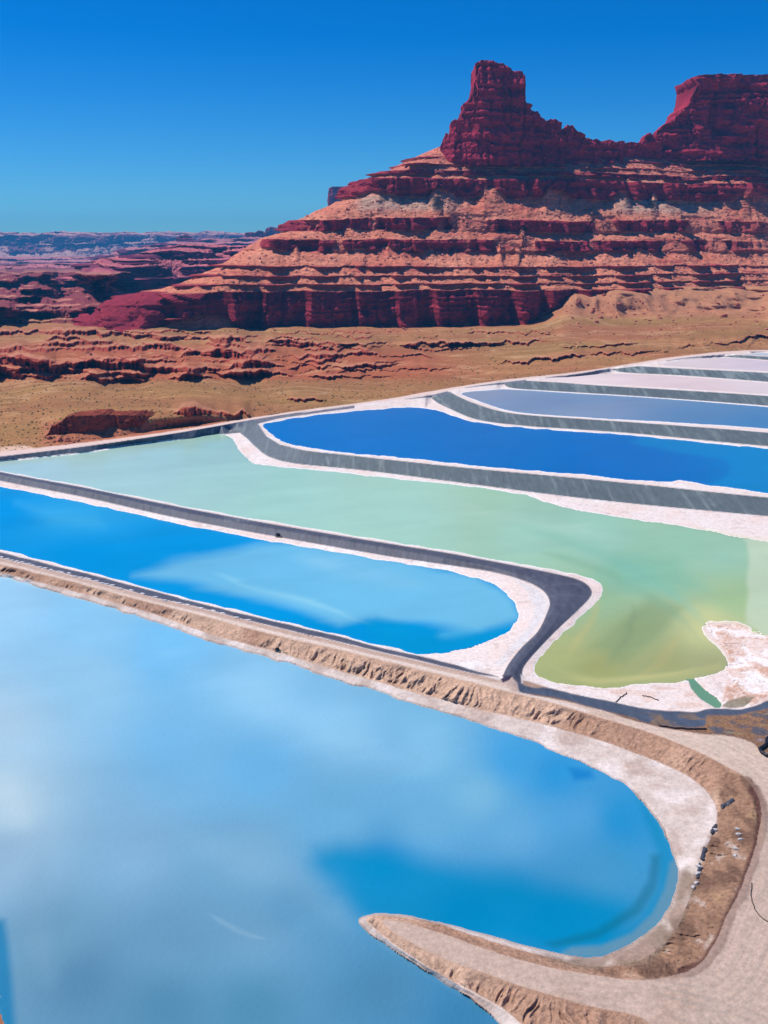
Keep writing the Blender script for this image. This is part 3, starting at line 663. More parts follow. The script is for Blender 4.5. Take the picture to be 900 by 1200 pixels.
pond("pond_water", shore2, .8, [(0,600,(0,142,222)),(90,605,(50,162,226)),(200,640,(4,140,216)),(100,650,(0,140,216)),(250,685,(6,146,222)),(400,735,(0,140,214)),(-200,560,(0,140,216))], "bright blue pond with a painted cloud reflection at its paler end behind the near dyke", M_WATER, 2.0,
    [([(150,674),(200,657),(300,639),(350,638),(450,652),(560,676),(600,700),(608,725),(560,738),(500,732),(430,724),(395,731),(350,717),(260,692),(200,680)], (116,184,226), 8, .9),  # pale patch and wisps: reflected cloud, put into the pond's own colour
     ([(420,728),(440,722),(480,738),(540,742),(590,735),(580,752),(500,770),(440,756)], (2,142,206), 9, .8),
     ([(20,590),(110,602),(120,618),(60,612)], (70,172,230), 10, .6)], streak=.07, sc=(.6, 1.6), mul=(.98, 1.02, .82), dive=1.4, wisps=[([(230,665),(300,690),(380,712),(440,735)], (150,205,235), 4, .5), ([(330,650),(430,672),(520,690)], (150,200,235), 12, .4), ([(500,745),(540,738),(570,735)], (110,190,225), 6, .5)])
pond("pond_water", shoreg, .8, [(20,545,(166,206,200)),(150,535,(162,206,196)),(260,530,(158,206,190)),(350,570,(156,209,186)),(500,590,(156,209,186)),(600,620,(152,206,182)),(700,630,(146,202,174)),(800,640,(140,196,166)),(750,670,(134,190,156)),(700,700,(140,182,134)),
    (650,770,(156,172,106)),(700,780,(146,158,90)),(740,740,(136,162,104)),(780,775,(148,160,98)),(830,780,(150,160,108)),(860,700,(150,190,134)),(850,650,(142,194,166)),(830,735,(196,206,138))], "pale green pond turning olive towards its near end", M_WATER, 1.6,
    [([(878,622),(1150,660),(1150,790),(900,750),(872,730),(874,700),(880,660)], (186,212,182), 4, .7),
     ([(720,650),(790,655),(830,690),(790,700),(730,690),(690,680)], (112,180,150), 14, .5),
     ([(690,760),(720,735),(760,700),(800,710),(770,745),(730,775)], (122,150,96), 8, .5),
     ([(640,780),(700,795),(790,790),(840,775),(845,785),(790,798),(690,803)], (166,178,112), 4, .5)], streak=.07, sc=(1, 1.4), mul=(1.17, 1.0, .92), dive=1.1, wisps=[([(560,600),(680,640),(780,690),(850,760)], (120,186,160), 7, .45), ([(600,640),(700,668),(790,720),(835,770)], (120,170,130), 6, .4), ([(700,690),(690,730),(660,775)], (170,176,108), 6, .5), ([(740,700),(735,745),(700,790)], (120,146,96), 6, .45), ([(800,735),(770,775),(740,795)], (176,172,104), 6, .4), ([(480,585),(600,606),(760,636)], (170,214,194), 9, .4), ([(640,790),(700,798),(780,792),(835,778)], (178,184,120), 4, .5)])
pond("pond_water", shore3, 4.3, [(400,505,(0,112,208)),(700,530,(0,106,204)),(600,520,(0,110,206)),(1000,560,(0,128,212))], "deep cobalt blue pond in the middle distance", M_WFAR, 1.0,
    [([(740,524),(800,530),(845,540),(858,550),(846,560),(780,564),(700,562),(960,595),(1150,620),(1150,540),(900,522),(800,512)], (0,128,214), 2, .0),
     ([(858,500),(1150,520),(1150,640),(820,570),(846,561),(858,550),(852,541),(790,527),(740,516),(770,505)], (0,132,214), 4, .7)], streak=.05, mul=(.85, 1.02, .74))
pond("pond_water", shore4, 7.8, [(560,465,(140,154,182)),(650,472,(112,142,182)),(800,485,(84,134,182)),(900,495,(64,130,186)),(1000,500,(70,130,184)),(700,483,(140,156,184))], "grey blue pond above the cobalt pond", M_WFAR, 1.0, streak=.05, sc=(.3, 2), pad=3, mul=(1, 1, .88))
pond("salt_pond_bed", shore5, 11.2, [(660,443,(216,202,204)),(800,450,(208,190,194)),(900,455,(208,196,200))], "pinkish white salt covered pond, second from the top right", M_WSALT, 1.0, mul=(1.03, .98, .9), streak=.06, pad=3)
pond("salt_pond_bed", shore6, 14.6, [(800,426,(206,194,198)),(900,430,(196,186,198))], "pinkish grey salt covered pond below the topmost dyke", M_WSALT, 1.0, mul=(1.03, .98, .9), streak=.06, pad=2)
pond("salt_pond_bed", shore7, 16.2, [(880,415,(180,186,190)),(1000,420,(170,180,190))], "sliver of pale grey pond at the far right", M_WSALT, 1.0, streak=.05, pad=1.2)
# green inlet through the salt
ix, iy = unproj(inl_big[:, 0], inl_big[:, 1], .84)
vi = [(ix.mean(), iy.mean(), .84)] + [(a, b, .84) for a, b in zip(ix, iy)]; n_i = len(ix)
fi = np.array([(0, 1 + k, 1 + (k + 1) % n_i) for k in range(n_i)])
tag(mesh_np("inlet_water", np.array(vi), fi, M_WATER, np.tile(lin((104, 146, 112)), (len(vi), 1))), "narrow dark green channel running through the salt into the green pond", None, None, 'structure')

# ------------------------------------------------------------------ layered mesas
def layered(name, levels, ybase, nose, right, nu=1500, back=250, amp=(14, 6, 1.5, 1.2), wave=(130, 30), colf=None, cover=None, nose_r=60, seed=0, rstep=1.0, smask=None, label="", lean=None):
    """levels: (z, setback, kind) from the foot up; kind is the kind of the band that ENDS at this level"""
    zs_, sb_, kd_ = [], [], []
    for i, (z, sb, kd) in enumerate(levels):
        if i == 0: zs_.append(z); sb_.append(sb); kd_.append(0); continue
        z0, s0 = levels[i-1][:2]
        n = max(2, int(max(abs(z - z0), .0)/rstep + 1 + (abs(sb - s0)*.25 if kd == 0 else 0)/rstep))
        for k in range(1, n + 1):
            t = k/n
            zs_.append(z0 + (z - z0)*t); sb_.append(s0 + (sb - s0)*t); kd_.append(kd)
    zs_ = np.array(zs_); sb_ = np.array(sb_); kd_ = np.array(kd_, float)
    kf = np.array([l[0] for l in levels]); 
    # smooth slope profile without cliffs
    sl_z = [levels[0][0], levels[-1][0]]; mid = [(levels[0][0], levels[0][1])] + [((levels[i][0] + levels[i-1][0])/2, (levels[i][1] + levels[i-1][1])/2) for i in range(1, len(levels)) if levels[i][2] == 0 and levels[i][0] - levels[i-1][0] >= 3] + [(levels[-1][0], levels[-1][1])]
    sb_lin = np.interp(zs_, [m[0] for m in mid], [m[1] for m in mid])
    nz = np.interp(zs_, [q[0] for q in nose], [q[1] for q in nose])
    nb = max(8, nu//14)
    u = np.concatenate([-np.linspace(1, 0, nb, endpoint=False)[:-1], np.linspace(0, 1, nu)**1.0])
    U, ZZ = np.meshgrid(u, zs_); SB = np.repeat(sb_[:, None], len(u), 1); NZ = np.repeat(nz[:, None], len(u), 1); KD = np.repeat(kd_[:, None], len(u), 1)
    SL = np.repeat(sb_lin[:, None], len(u), 1)
    up = np.clip(U, 0, 1); PX = NZ + (right - NZ)*up
    yb = np.interp(PX, [q[0] for q in ybase], [q[1] for q in ybase])
    if cover is not None:
        cvr = cover(PX, ZZ); SB = SB*(1 - cvr) + SL*cvr; KD = KD*(1 - cvr)
    Yf = yb + SB
    # heaps of talus banked against the cliffs
    heap = np.zeros(PX.shape)
    for i, (z, sb, kd) in enumerate(levels):
        if kd != 1 or i < 2 or z - levels[i-1][0] < 8: continue
        z0 = levels[i-1][0]; hc = z - z0; below = z0 - (20 if i > 2 else 12)
        wv = 60 if hc > 25 else 26
        nn = np.abs(vnoise(PX/wv, PX*0 + i*3.7 + .5, seed=seed + 60 + i)); n5 = vnoise(PX/(wv*.8), PX*0 + i*1.7 + .5, seed=seed + 80 + i)
        ch = hc*np.clip(.62 - 1.9*nn, 0, .62)*np.clip(.35 + 1.2*n5, 0, 1) + hc*.10*fbm(PX/9, PX*0 + i + .5, o=3, seed=seed + 90 + i).clip(0)
        inb = (ZZ >= z0) & (ZZ <= z0 + ch)
        push = np.where(ZZ >= z0, np.clip(z0 + ch - ZZ, 0, None)*1.25, ch*1.25*np.clip((ZZ - below)/(z0 - below), 0, 1))
        SB = SB - push; heap = np.where(inb & (ch > 1), 1.0, heap); KD = np.where(inb & (ch > 1), 0, KD)
    Yf = yb + SB
    # rounding of the nose, and the hidden back
    s0 = 0.05
    rr = np.clip(1 - up/s0, 0, 1)
    Yf = Yf + nose_r*(1 - np.sqrt(np.clip(1 - rr**2, 0, 1)))
    bk = np.clip(-U, 0, 1)
    Yf = Yf + bk*back*.5 ; PX = PX + bk**1.5*(right - PX)
    Yf = Yf + np.where(U < 0, bk*(2*(levels[-1][1] - SB)), 0)
    XX = atY(PX, Yf, ZZ)
    # outward direction in plan
    dX = np.gradient(XX, axis=1); dY = np.gradient(Yf, axis=1)
    ln_ = np.sqrt(dX**2 + dY**2) + 1e-6
    nx, ny = dY/ln_, -dX/ln_
    a0, a1, a2, a3 = amp
    BUT = np.clip(.55 + .9*sstep(levels[2][0] + 6, levels[2][0], ZZ), 0, 1.3)
    w0, w1 = wave
    q = 0.35
    big_ = fbm(XX/w0, Yf/w0*q + 5, ZZ/400, o=3, seed=seed)*a0
    but = ridged(XX/w1, Yf/w1*q, ZZ/110, o=3, seed=seed + 3)
    butc = (np.sign(but)*np.abs(but)**.6)*a1*KD
    ph = XX/(w1*.9) + .9*fbm(XX/w0, Yf/w0*q, ZZ/300, o=2, seed=seed + 50); fr = ph - np.floor(ph)
    saw = np.where(fr < .10, fr/.10, 1 - (fr - .10)/.90)*(.25 + .75*(.5 + .5*vnoise(np.floor(ph) + .5, ZZ*0 + .5, seed=seed + 51)))
    ph2 = XX/(w1*.33) + .8*fbm(XX/w1, ZZ/50, o=2, seed=seed + 52); f2 = ph2 - np.floor(ph2)
    saw2 = np.where(f2 < .16, f2/.16, 1 - (f2 - .16)/.84)*(.5 + .5*vnoise(np.floor(ph2) + .5, ZZ/12, seed=seed + 53))
    butc = butc*.6 + (saw*1.5 + saw2*.5)*a1*KD*BUT
    col_ = fbm(XX/(w1*.28), Yf/(w1*.28)*q, ZZ/60, o=3, seed=seed + 5)*a1*.45*KD
    gul = ridged(XX/(w1*.8), Yf/w1*q, ZZ/200, o=3, seed=seed + 9)*a1*.45*(1 - KD)
    zz2 = ZZ + 1.8*fbm(XX/60, Yf/60, o=2, seed=seed + 12)
    lay = (vnoise(zz2/1.9, zz2*0 + seed, XX/320, seed=seed + 15) + .8*vnoise(zz2/4.6, zz2*0 + seed, XX/260, seed=seed + 16))
    lay = np.sign(lay)*np.abs(lay)**.6*a3*(.4 + .95*KD)*np.clip(1 + 1.6*fbm(XX/30, ZZ/14, o=2, seed=seed + 18), .1, 2)
    lay = lay*(1 - .85*heap)*(1 - .7*sstep(levels[-1][0] - 26, levels[-1][0] - 14, ZZ))
    blk = np.round(vnoise(XX/9, ZZ/8, Yf/14, seed=seed + 40)*2.6)/2.6*a1*.28*KD + np.round(vnoise(XX/4.5, ZZ/4, seed=seed + 41)*2.2)/2.2*a2*.7*KD
    fine = blk + fbm(XX/6, Yf/6, ZZ/2.6, o=4, seed=seed + 20, g=.6)*a2*(.75 + .6*KD) - np.clip(1 - np.abs(vnoise(XX/13, ZZ/70, Yf/40, seed=seed + 46))*8, 0, 1)*a1*.22*KD
    D = big_ + butc + col_ + gul + lay + fine
    D = D*(1 - .65*sstep(levels[-1][0] - 28, levels[-1][0] - 16, ZZ))
    XX = XX + nx*D; Yf = Yf + ny*D
    # wavy strata
    Zf = ZZ + 2.2*fbm(XX/70, ZZ/40, o=4, seed=seed + 30)*a3 + fbm(XX/4, Yf/4, o=2, seed=seed + 31)*.5*a2*(1 - KD)
    V = np.stack([XX, Yf, Zf], -1)
    Cc = colf(PX, ZZ, KD, XX, Yf, lay/max(a3, .01))
    f = grid_faces(len(zs_), len(u))
    # lid
    o = mesh_np(name, V.reshape(-1, 3), f, M_ROCK, np.clip(Cc.reshape(-1, 3), .01, .8))
    tag(o, label, None, None, 'structure')
    return o, V, KD, PX
RED = lin((164, 56, 64)); RED2 = lin((114, 34, 54)); TAL = lin((218, 146, 116)); TAL2 = lin((198, 108, 82)); GREY = lin((186, 160, 138)); PINK = lin((220, 156, 138))
def mesa_col(PX, ZZ, KD, X, Y, lay):
    n = fbm(X/25, ZZ/10, o=4, seed=400)[..., None]; n2 = fbm(X/5, Y/5, ZZ/4, o=3, seed=402)[..., None]
    base = TAL*(.5 + .5*n) + TAL2*(.5 - .5*n)
    g = sstep(122, 130, ZZ)*sstep(146, 140, ZZ)*np.clip(sstep(410, 430, PX)*sstep(560, 500, PX) + sstep(700, 740, PX)*sstep(860, 800, PX), 0, 1)
    base = base*(1 - .75*g[..., None]) + GREY*.75*g[..., None]
    lo = sstep(70, 50, ZZ)[..., None]; base = base*(1 - .5*lo) + lin((206, 130, 96))*.5*lo
    top = sstep(160, 175, ZZ)[..., None]; base = base*(1 - .5*top) + lin((198, 116, 100))*.5*top
    zw = ZZ + 1.6*fbm(X/60, Y/60, o=2, seed=404)
    ledge_ = np.maximum(sstep(.25, .8, lay)*.4, sstep(.15, .5, vnoise(zw/1.35, zw*0 + .5, X/150, seed=405))*sstep(-.25, .15, fbm(X/22, ZZ/6, o=3, seed=406))*.62)[..., None]; base = base*(1 - ledge_) + RED*ledge_
    rock = RED*(.5 + .5*n) + RED2*(.5 - .5*n)
    k = KD[..., None]
    return (base*(1 - k) + rock*k)*(1 + .16*n2)
def cover_main(PX, ZZ):
    n = fbm(PX/34, ZZ/60, o=3, seed=411)
    c = sstep(835, 885, PX + 18*n)*sstep(160, 140, ZZ)*.8
    c = np.maximum(c, .9*sstep(.05, .3, fbm(PX/26, ZZ*0 + 3, o=3, seed=413))*sstep(104, 107, ZZ)*sstep(124, 121, ZZ))
    c = np.maximum(c, .8*sstep(.05, .3, fbm(PX/20, ZZ/6, o=3, seed=417))*sstep(164, 172, ZZ))
    c = np.maximum(c, .9*sstep(.15, .4, fbm(PX/30, ZZ*0 + 7, o=3, seed=414))*sstep(84, 87, ZZ)*sstep(101, 99, ZZ))
    return c*0.85
main_levels = [(4, -4, 1), (16, 0, 1), (50, 4, 1), (54.5, 14, 0), (55.8, 14.3, 1), (61.5, 28, 0), (63, 28.3, 1), (70, 45, 0), (71.6, 45.3, 1), (86, 78, 0), (97, 80, 1), (106, 102, 0), (118, 104, 1), (141, 146, 0), (161, 150, 1), (165, 163, 0), (170, 164, 1), (175.5, 177, 0), (177, 177.3, 1), (184, 193, 0), (186, 194, 1), (199, 218, 0), (203, 236, 0), (204, 270, 0)]
main_base = [(60, 905), (112, 915), (200, 950), (300, 978), (400, 990), (560, 1002), (650, 1020), (750, 1055), (850, 1095), (950, 1130), (1160, 1200)]
mesa, MV, MK, MPX = layered("mesa", main_levels, main_base,
    [(4,108),(16,114),(40,150),(51,196),(61,236),(71,262),(86,288),(98,306),(107,334),(119,342),(130,370),(141,402),(161,419),(165,430),(170,447),(186,482),(199,508),(204,535)], 1180, nu=1650, back=260, amp=(15, 14, 1.7, 1.15), wave=(105, 42), colf=mesa_col, cover=cover_main, seed=500,
    label="huge stepped red rock mesa with banded cliffs and rubble slopes")

def far_col(c1, c2):  # foothill tones carry some purple haze, mixed into the rock colour
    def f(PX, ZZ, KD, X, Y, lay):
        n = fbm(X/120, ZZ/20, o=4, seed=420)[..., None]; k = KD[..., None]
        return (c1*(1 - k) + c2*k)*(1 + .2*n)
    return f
def cover_noise(sd, amt=.9, fx=26):
    def f(PX, ZZ): return amt*sstep(.0, .3, fbm(PX/fx, ZZ/16, o=3, seed=sd))
    return f
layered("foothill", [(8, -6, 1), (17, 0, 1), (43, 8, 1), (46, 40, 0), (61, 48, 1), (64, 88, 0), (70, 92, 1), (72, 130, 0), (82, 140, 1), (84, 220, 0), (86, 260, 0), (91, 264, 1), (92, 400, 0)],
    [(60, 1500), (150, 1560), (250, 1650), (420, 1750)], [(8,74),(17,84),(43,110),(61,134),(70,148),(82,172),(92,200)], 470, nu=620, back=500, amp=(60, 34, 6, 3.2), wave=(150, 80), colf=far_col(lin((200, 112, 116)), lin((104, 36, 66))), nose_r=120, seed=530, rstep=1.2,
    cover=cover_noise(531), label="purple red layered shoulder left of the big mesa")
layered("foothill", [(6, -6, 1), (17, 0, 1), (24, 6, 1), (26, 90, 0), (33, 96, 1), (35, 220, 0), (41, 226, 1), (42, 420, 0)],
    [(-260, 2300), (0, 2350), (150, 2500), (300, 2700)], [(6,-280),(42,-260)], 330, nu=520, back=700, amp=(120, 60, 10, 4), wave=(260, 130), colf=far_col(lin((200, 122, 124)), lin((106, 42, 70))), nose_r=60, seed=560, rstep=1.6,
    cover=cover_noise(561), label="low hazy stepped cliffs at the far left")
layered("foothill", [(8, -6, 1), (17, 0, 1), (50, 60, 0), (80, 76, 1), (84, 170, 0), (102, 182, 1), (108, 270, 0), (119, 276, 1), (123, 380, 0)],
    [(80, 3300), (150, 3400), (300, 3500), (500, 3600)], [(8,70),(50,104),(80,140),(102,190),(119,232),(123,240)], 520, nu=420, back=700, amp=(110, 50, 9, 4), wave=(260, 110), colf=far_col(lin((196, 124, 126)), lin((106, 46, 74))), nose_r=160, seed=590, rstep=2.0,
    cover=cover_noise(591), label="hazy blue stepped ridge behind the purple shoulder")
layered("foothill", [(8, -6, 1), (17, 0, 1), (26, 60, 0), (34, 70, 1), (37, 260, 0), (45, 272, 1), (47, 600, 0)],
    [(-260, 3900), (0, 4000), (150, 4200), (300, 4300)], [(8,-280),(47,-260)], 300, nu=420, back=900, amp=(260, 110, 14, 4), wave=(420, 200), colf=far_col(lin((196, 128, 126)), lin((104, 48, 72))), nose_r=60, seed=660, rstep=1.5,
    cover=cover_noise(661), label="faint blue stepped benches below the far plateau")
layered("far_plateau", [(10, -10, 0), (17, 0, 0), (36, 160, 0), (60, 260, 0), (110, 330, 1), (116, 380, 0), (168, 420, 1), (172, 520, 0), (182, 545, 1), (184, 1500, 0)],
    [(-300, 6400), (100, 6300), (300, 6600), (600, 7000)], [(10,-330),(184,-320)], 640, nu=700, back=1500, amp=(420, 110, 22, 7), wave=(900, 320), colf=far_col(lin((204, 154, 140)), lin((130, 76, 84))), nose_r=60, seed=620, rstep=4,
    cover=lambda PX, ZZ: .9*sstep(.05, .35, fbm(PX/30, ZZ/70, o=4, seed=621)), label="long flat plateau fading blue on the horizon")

# ------------------------------------------------------------------ rock walls: butte, ridge, caprock, outcrop
def rock_wall(name, sky_pts, zb, yc, half, label, cat, px_step=.8, amp=(3, 1.2), colors=(RED, RED2), nt=70, seed=0, batter=.16, wave=9.0, kind=None, group=None, capn=1.0, matl=None):
    sp_ = np.array(sky_pts, float)
    px = np.arange(sp_[0, 0], sp_[-1, 0] + .01, px_step)
    ysk = np.interp(px, sp_[:, 0], sp_[:, 1])
    yc_ = np.interp(px, [q[0] for q in yc], [q[1] for q in yc]); hf = np.interp(px, [q[0] for q in half], [q[1] for q in half])
    kz = np.tan(np.arctan((600 - ysk)/F) - PITCH)
    zt = H + (yc_ - hf*.4)*kz
    zt = zt + capn*fbm(px/3.2, px*0 + seed, o=3, seed=seed + 9)*.8
    zt = np.maximum(zt, zb + .5)
    ends = np.minimum(1, np.minimum(px - px[0], px[-1] - px)/max(2.5, .02*(px[-1] - px[0])))
    ends = np.sqrt(np.clip(1 - (1 - ends)**2, .02, 1))
    nf = nt; T = np.concatenate([np.linspace(0, 1, nf), 1 + np.linspace(.12, .88, 7), 2 + np.linspace(0, 1, nf//3)])
    TT, PXg = np.meshgrid(T, px, indexing='ij')
    ZT = np.repeat(zt[None], len(T), 0); YC = np.repeat(yc_[None], len(T), 0); HF = np.repeat((hf*ends)[None], len(T), 0)
    tz = np.where(TT <= 1, TT, np.where(TT < 2, 1, 3 - TT))
    ZZ = zb + (ZT - zb)*tz
    bat = 1 + batter*((ZT - ZZ)/np.maximum(HF, 4))
    side = np.where(TT <= 1, -1, np.where(TT < 2, (TT - 1.5)*2, 1))
    Yg = YC + side*HF*bat
    XX = atY(PXg, YC, ZZ)
    fl_ = ridged(XX/wave, ZZ/70, o=3, seed=seed)*amp[0] + fbm(XX/(wave*2.4), ZZ/60, o=2, seed=seed + 2)*amp[0]*1.3
    lay = vnoise(ZZ/3.2, ZZ*0 + 2, XX/50, seed=seed + 4); lay = np.sign(lay)*np.abs(lay)**.6
    fine = fbm(XX/3.4, Yg/3.4, ZZ/2.6, o=4, seed=seed + 5, g=.6)
    blk = np.round(vnoise(XX/(wave*.7), ZZ/9, seed=seed + 40)*2.6)/2.6*amp[0]*.8 + np.round(vnoise(XX/4, ZZ/5, seed=seed + 41)*2.3)/2.3*amp[1]
    crk = -np.clip(1 - np.abs(vnoise(XX/(wave*1.1), ZZ/60, seed=seed + 44))*9, 0, 1)*amp[0]*1.1
    D = fl_ + lay*amp[1] + fine*amp[1]*1.4 + blk + crk
    Yg = Yg + side*D*ends[None]*np.where(np.abs(side) < 1, .3, 1)
    XX = XX + fine*amp[1]*.9 + blk*.6 + 1.3*amp[1]*fbm(Yg/7, ZZ/6, o=3, seed=seed + 48)
    ZZ = ZZ + np.where((TT > 1) & (TT < 2), fine*amp[1]*.9, 0)
    V = np.stack([XX, Yg, ZZ], -1)
    n = fbm(XX/14, ZZ/7, o=4, seed=seed + 7)[..., None]; vst = fbm(XX/4, ZZ/40, o=3, seed=seed + 8)[..., None]
    Cc = (colors[0]*(.5 + .6*n) + colors[1]*(.5 - .6*n))*(1 + .22*vst + .12*lay[..., None])
    o = mesh_np(name, V.reshape(-1, 3), grid_faces(len(T), len(px)), matl or M_ROCK, np.clip(Cc.reshape(-1, 3), .01, .8))
    tag(o, label, cat, group, kind)
    return o
rock_wall("rock_butte", [(517,176),(520,164),(522,156),(526,158),(528,145),(532,141),(534,144),(538,141),(540,133),(543,124),(548,119),(552,112),(553,98),(555,88),(555,78),(558,75),(563,73),(570,73),(575,74),(579,78),(585,78),(590,81),(596,84),(600,86),(607,87),(609,92),(610,105),(608,119),(612,124),(618,126),(621,131),(626,132),(629,136),(634,138),(637,143),(642,142),(645,140),(650,141),(655,146),(657,152),(661,150),(663,146),(668,148),(672,154),(678,157),(684,160),(690,163),(700,163),(705,166),(712,164),(719,166),(728,172)],
    176, [(517,1206),(560,1212),(610,1216),(730,1250)], [(517,8),(530,18),(552,30),(609,30),(622,18),(660,10),(728,7)], "tall red rock tower with a crumbling ridge running down its right side", "rock butte", px_step=.5, amp=(3.4, 1.7), nt=120, seed=700, wave=11, capn=1.8, colors=(lin((178, 54, 70)), lin((122, 34, 54))))
rock_wall("rock_crag", [(716,176),(720,167),(726,165),(732,168),(738,166),(744,168),(750,166),(753,160),(757,158),(760,156),(763,160),(766,164),(772,166),(776,172)], 190, [(716,1256),(776,1275)], [(716,5),(745,8),(776,6)], "small jagged red crags in the gap between the tower and the right cliff", "rock crag", px_step=.6, amp=(1.6, 1.0), nt=40, seed=720, wave=6, colors=(lin((178, 54, 70)), lin((122, 34, 54))))
rock_wall("rock_cliff", [(763,180),(766,164),(768,157),(772,152),(776,147),(780,144),(784,143),(788,137),(793,130),(798,126),(800,121),(801,112),(800,106),(803,101),(803,95),(808,92),(815,92),(825,91),(835,90),(845,90),(860,92),(875,92),(890,91),(905,92),(960,90),(1050,92),(1160,88)],
    188, [(763,1285),(800,1310),(850,1325),(950,1360),(1160,1430)], [(763,10),(800,34),(850,48),(1160,70)], "broad dark red cliff cut off by the right edge", "rock cliff", px_step=.8, amp=(7, 2.2), nt=130, seed=740, wave=30, colors=(lin((178, 54, 70)), lin((122, 34, 54))))
rock_wall("rock_outcrop", [(52,514),(56,510),(60,508),(64,499),(70,495),(76,493),(82,488),(90,486),(105,485),(120,484),(140,485),(160,485),(180,486),(200,486),(210,487),(214,491)],
    -1, [(52,484),(90,492),(160,508),(214,524)], [(52,2.5),(90,7),(160,8),(214,4)], "low dark brown rock outcrop beside the left end of the green pond", "rock outcrop", px_step=.4, amp=(1.8, .8), nt=60, seed=760, wave=6, colors=(lin((150, 76, 54)), lin((112, 52, 40))), capn=.3)
# distant blocks peeping over the shoulder of the mesa
rock_wall("distant_butte", [(384,236),(386,221),(389,219),(412,219),(414,232)], 150, [(384,3400),(414,3400)], [(384,20),(414,20)], "small square blue butte peeping over the left slope of the mesa", "distant butte", px_step=.5, amp=(6, 2), nt=24, seed=780, wave=30, capn=.5)
rock_wall("distant_butte", [(288,284),(289,273),(294,272),(300,273),(304,270),(308,271),(310,284)], 60, [(288,4200),(310,4200)], [(288,30),(310,30)], "twin topped blue butte beside the lower left skyline of the mesa", "distant butte", px_step=.5, amp=(8, 3), nt=24, seed=790, wave=40, capn=.5)
rock_wall("distant_butte", [(308,281),(313,268),(318,266),(324,267),(330,270),(338,280)], 60, [(308,4600),(338,4600)], [(308,40),(338,40)], "rounded pale blue butte touching the skyline of the mesa", "distant butte", px_step=.5, amp=(8, 3), nt=24, seed=795, wave=40, capn=.5)
rock_wall("distant_butte", [(205,285),(209,279),(215,276),(219,275),(225,281),(227,286)], 60, [(205,4000),(227,4000)], [(205,30),(227,30)], "tiny dark knob in front of the far plateau", "distant butte", px_step=.5, amp=(8, 3), nt=20, seed=797, wave=40, capn=.5)

# ------------------------------------------------------------------ rocks
import bmesh
def rock_mesh(name, seed, sub=2):
    bm = bmesh.new(); bmesh.ops.create_icosphere(bm, subdivisions=sub, radius=1.0)
    r = random.Random(seed)
    planes = [(Vector((r.uniform(-1, 1), r.uniform(-1, 1), r.uniform(-.6, 1))).normalized(), r.uniform(.55, .85)) for _ in range(9)]
    sc = (r.uniform(.8, 1.2), r.uniform(.7, 1.0), r.uniform(.55, .85))
    for v in bm.verts:
        for n, d in planes:
            k = v.co.dot(n)
            if k > d: v.co -= n*(k - d)*.95
        v.co = Vector((v.co.x*sc[0], v.co.y*sc[1], v.co.z*sc[2])) + Vector((r.uniform(-.04, .04),)*3)
    me = bpy.data.meshes.new(name); bm.to_mesh(me); bm.free()
    ca = me.color_attributes.new("albedo", 'FLOAT_COLOR', 'POINT'); c = lin((186, 112, 92))*r.uniform(.8, 1.15)
    ca.data.foreach_set("color", np.tile(np.array([*c, 1], np.float32), len(me.vertices)))
    me.materials.append(M_ROCK); return me
BM = [rock_mesh("boulder", 900 + i) for i in range(7)]
FX = MV[..., 0]; nrM, ncM = MPX.shape
def place_boulder(x, y, z, r, lab, grp):
    o = bpy.data.objects.new("boulder", random.choice(BM)); COL.objects.link(o)
    o.location = (x, y, z + r*.25); o.scale = (r*random.uniform(.8, 1.2), r*random.uniform(.8, 1.2), r*random.uniform(.7, 1.1)); o.rotation_euler = (random.uniform(-.3, .3), random.uniform(-.3, .3), random.uniform(0, 6.28))
    tag(o, lab, "boulder", grp)
def terr(px, py):
    c = int(np.clip(np.searchsorted(gx, px), 0, nc - 1)); r = int(np.clip(np.searchsorted(gy, py), 0, nr - 1))
    return WX[r, c], WY[r, c], Z[r, c]
def boulders(n, x0, x1, y0, y1, r0, r1, lab, grp):
    for _ in range(n):
        px = random.uniform(x0, x1); py = random.uniform(y0, y1)
        rr = r0 + (r1 - r0)*random.random()**3
        place_boulder(*terr(px, py), rr, lab, grp)
boulders(70, 640, 915, 345, 385, 1.2, 3.6, "angular red boulder on the rubble apron below the right of the mesa", "boulders on the right rubble apron")
boulders(30, 640, 915, 382, 408, .8, 2.0, "small boulder on the desert flat below the rubble apron", "boulders on the right desert flat")
boulders(60, 200, 560, 381, 390, .9, 2.4, "fallen boulder at the foot of the long dark lower cliff", "boulders at the foot of the lower cliff")
boulders(16, 0, 240, 412, 446, 1.0, 2.2, "red boulder on the low desert ledges at left", "boulders on the low ledges")
for px, py, r in ((58,514,1.6),(70,516,2.0),(79,517,2.4),(92,517,1.6),(54,513,1.1),(64,518,1.0),(86,519,1.2)):
    place_boulder(*terr(px, py), r, "brown boulder tumbled from the outcrop beside the green pond", "boulders fallen from the outcrop")
place_boulder(*terr(848, 371), 4.5, "largest red boulder on the lower right rubble apron", None)

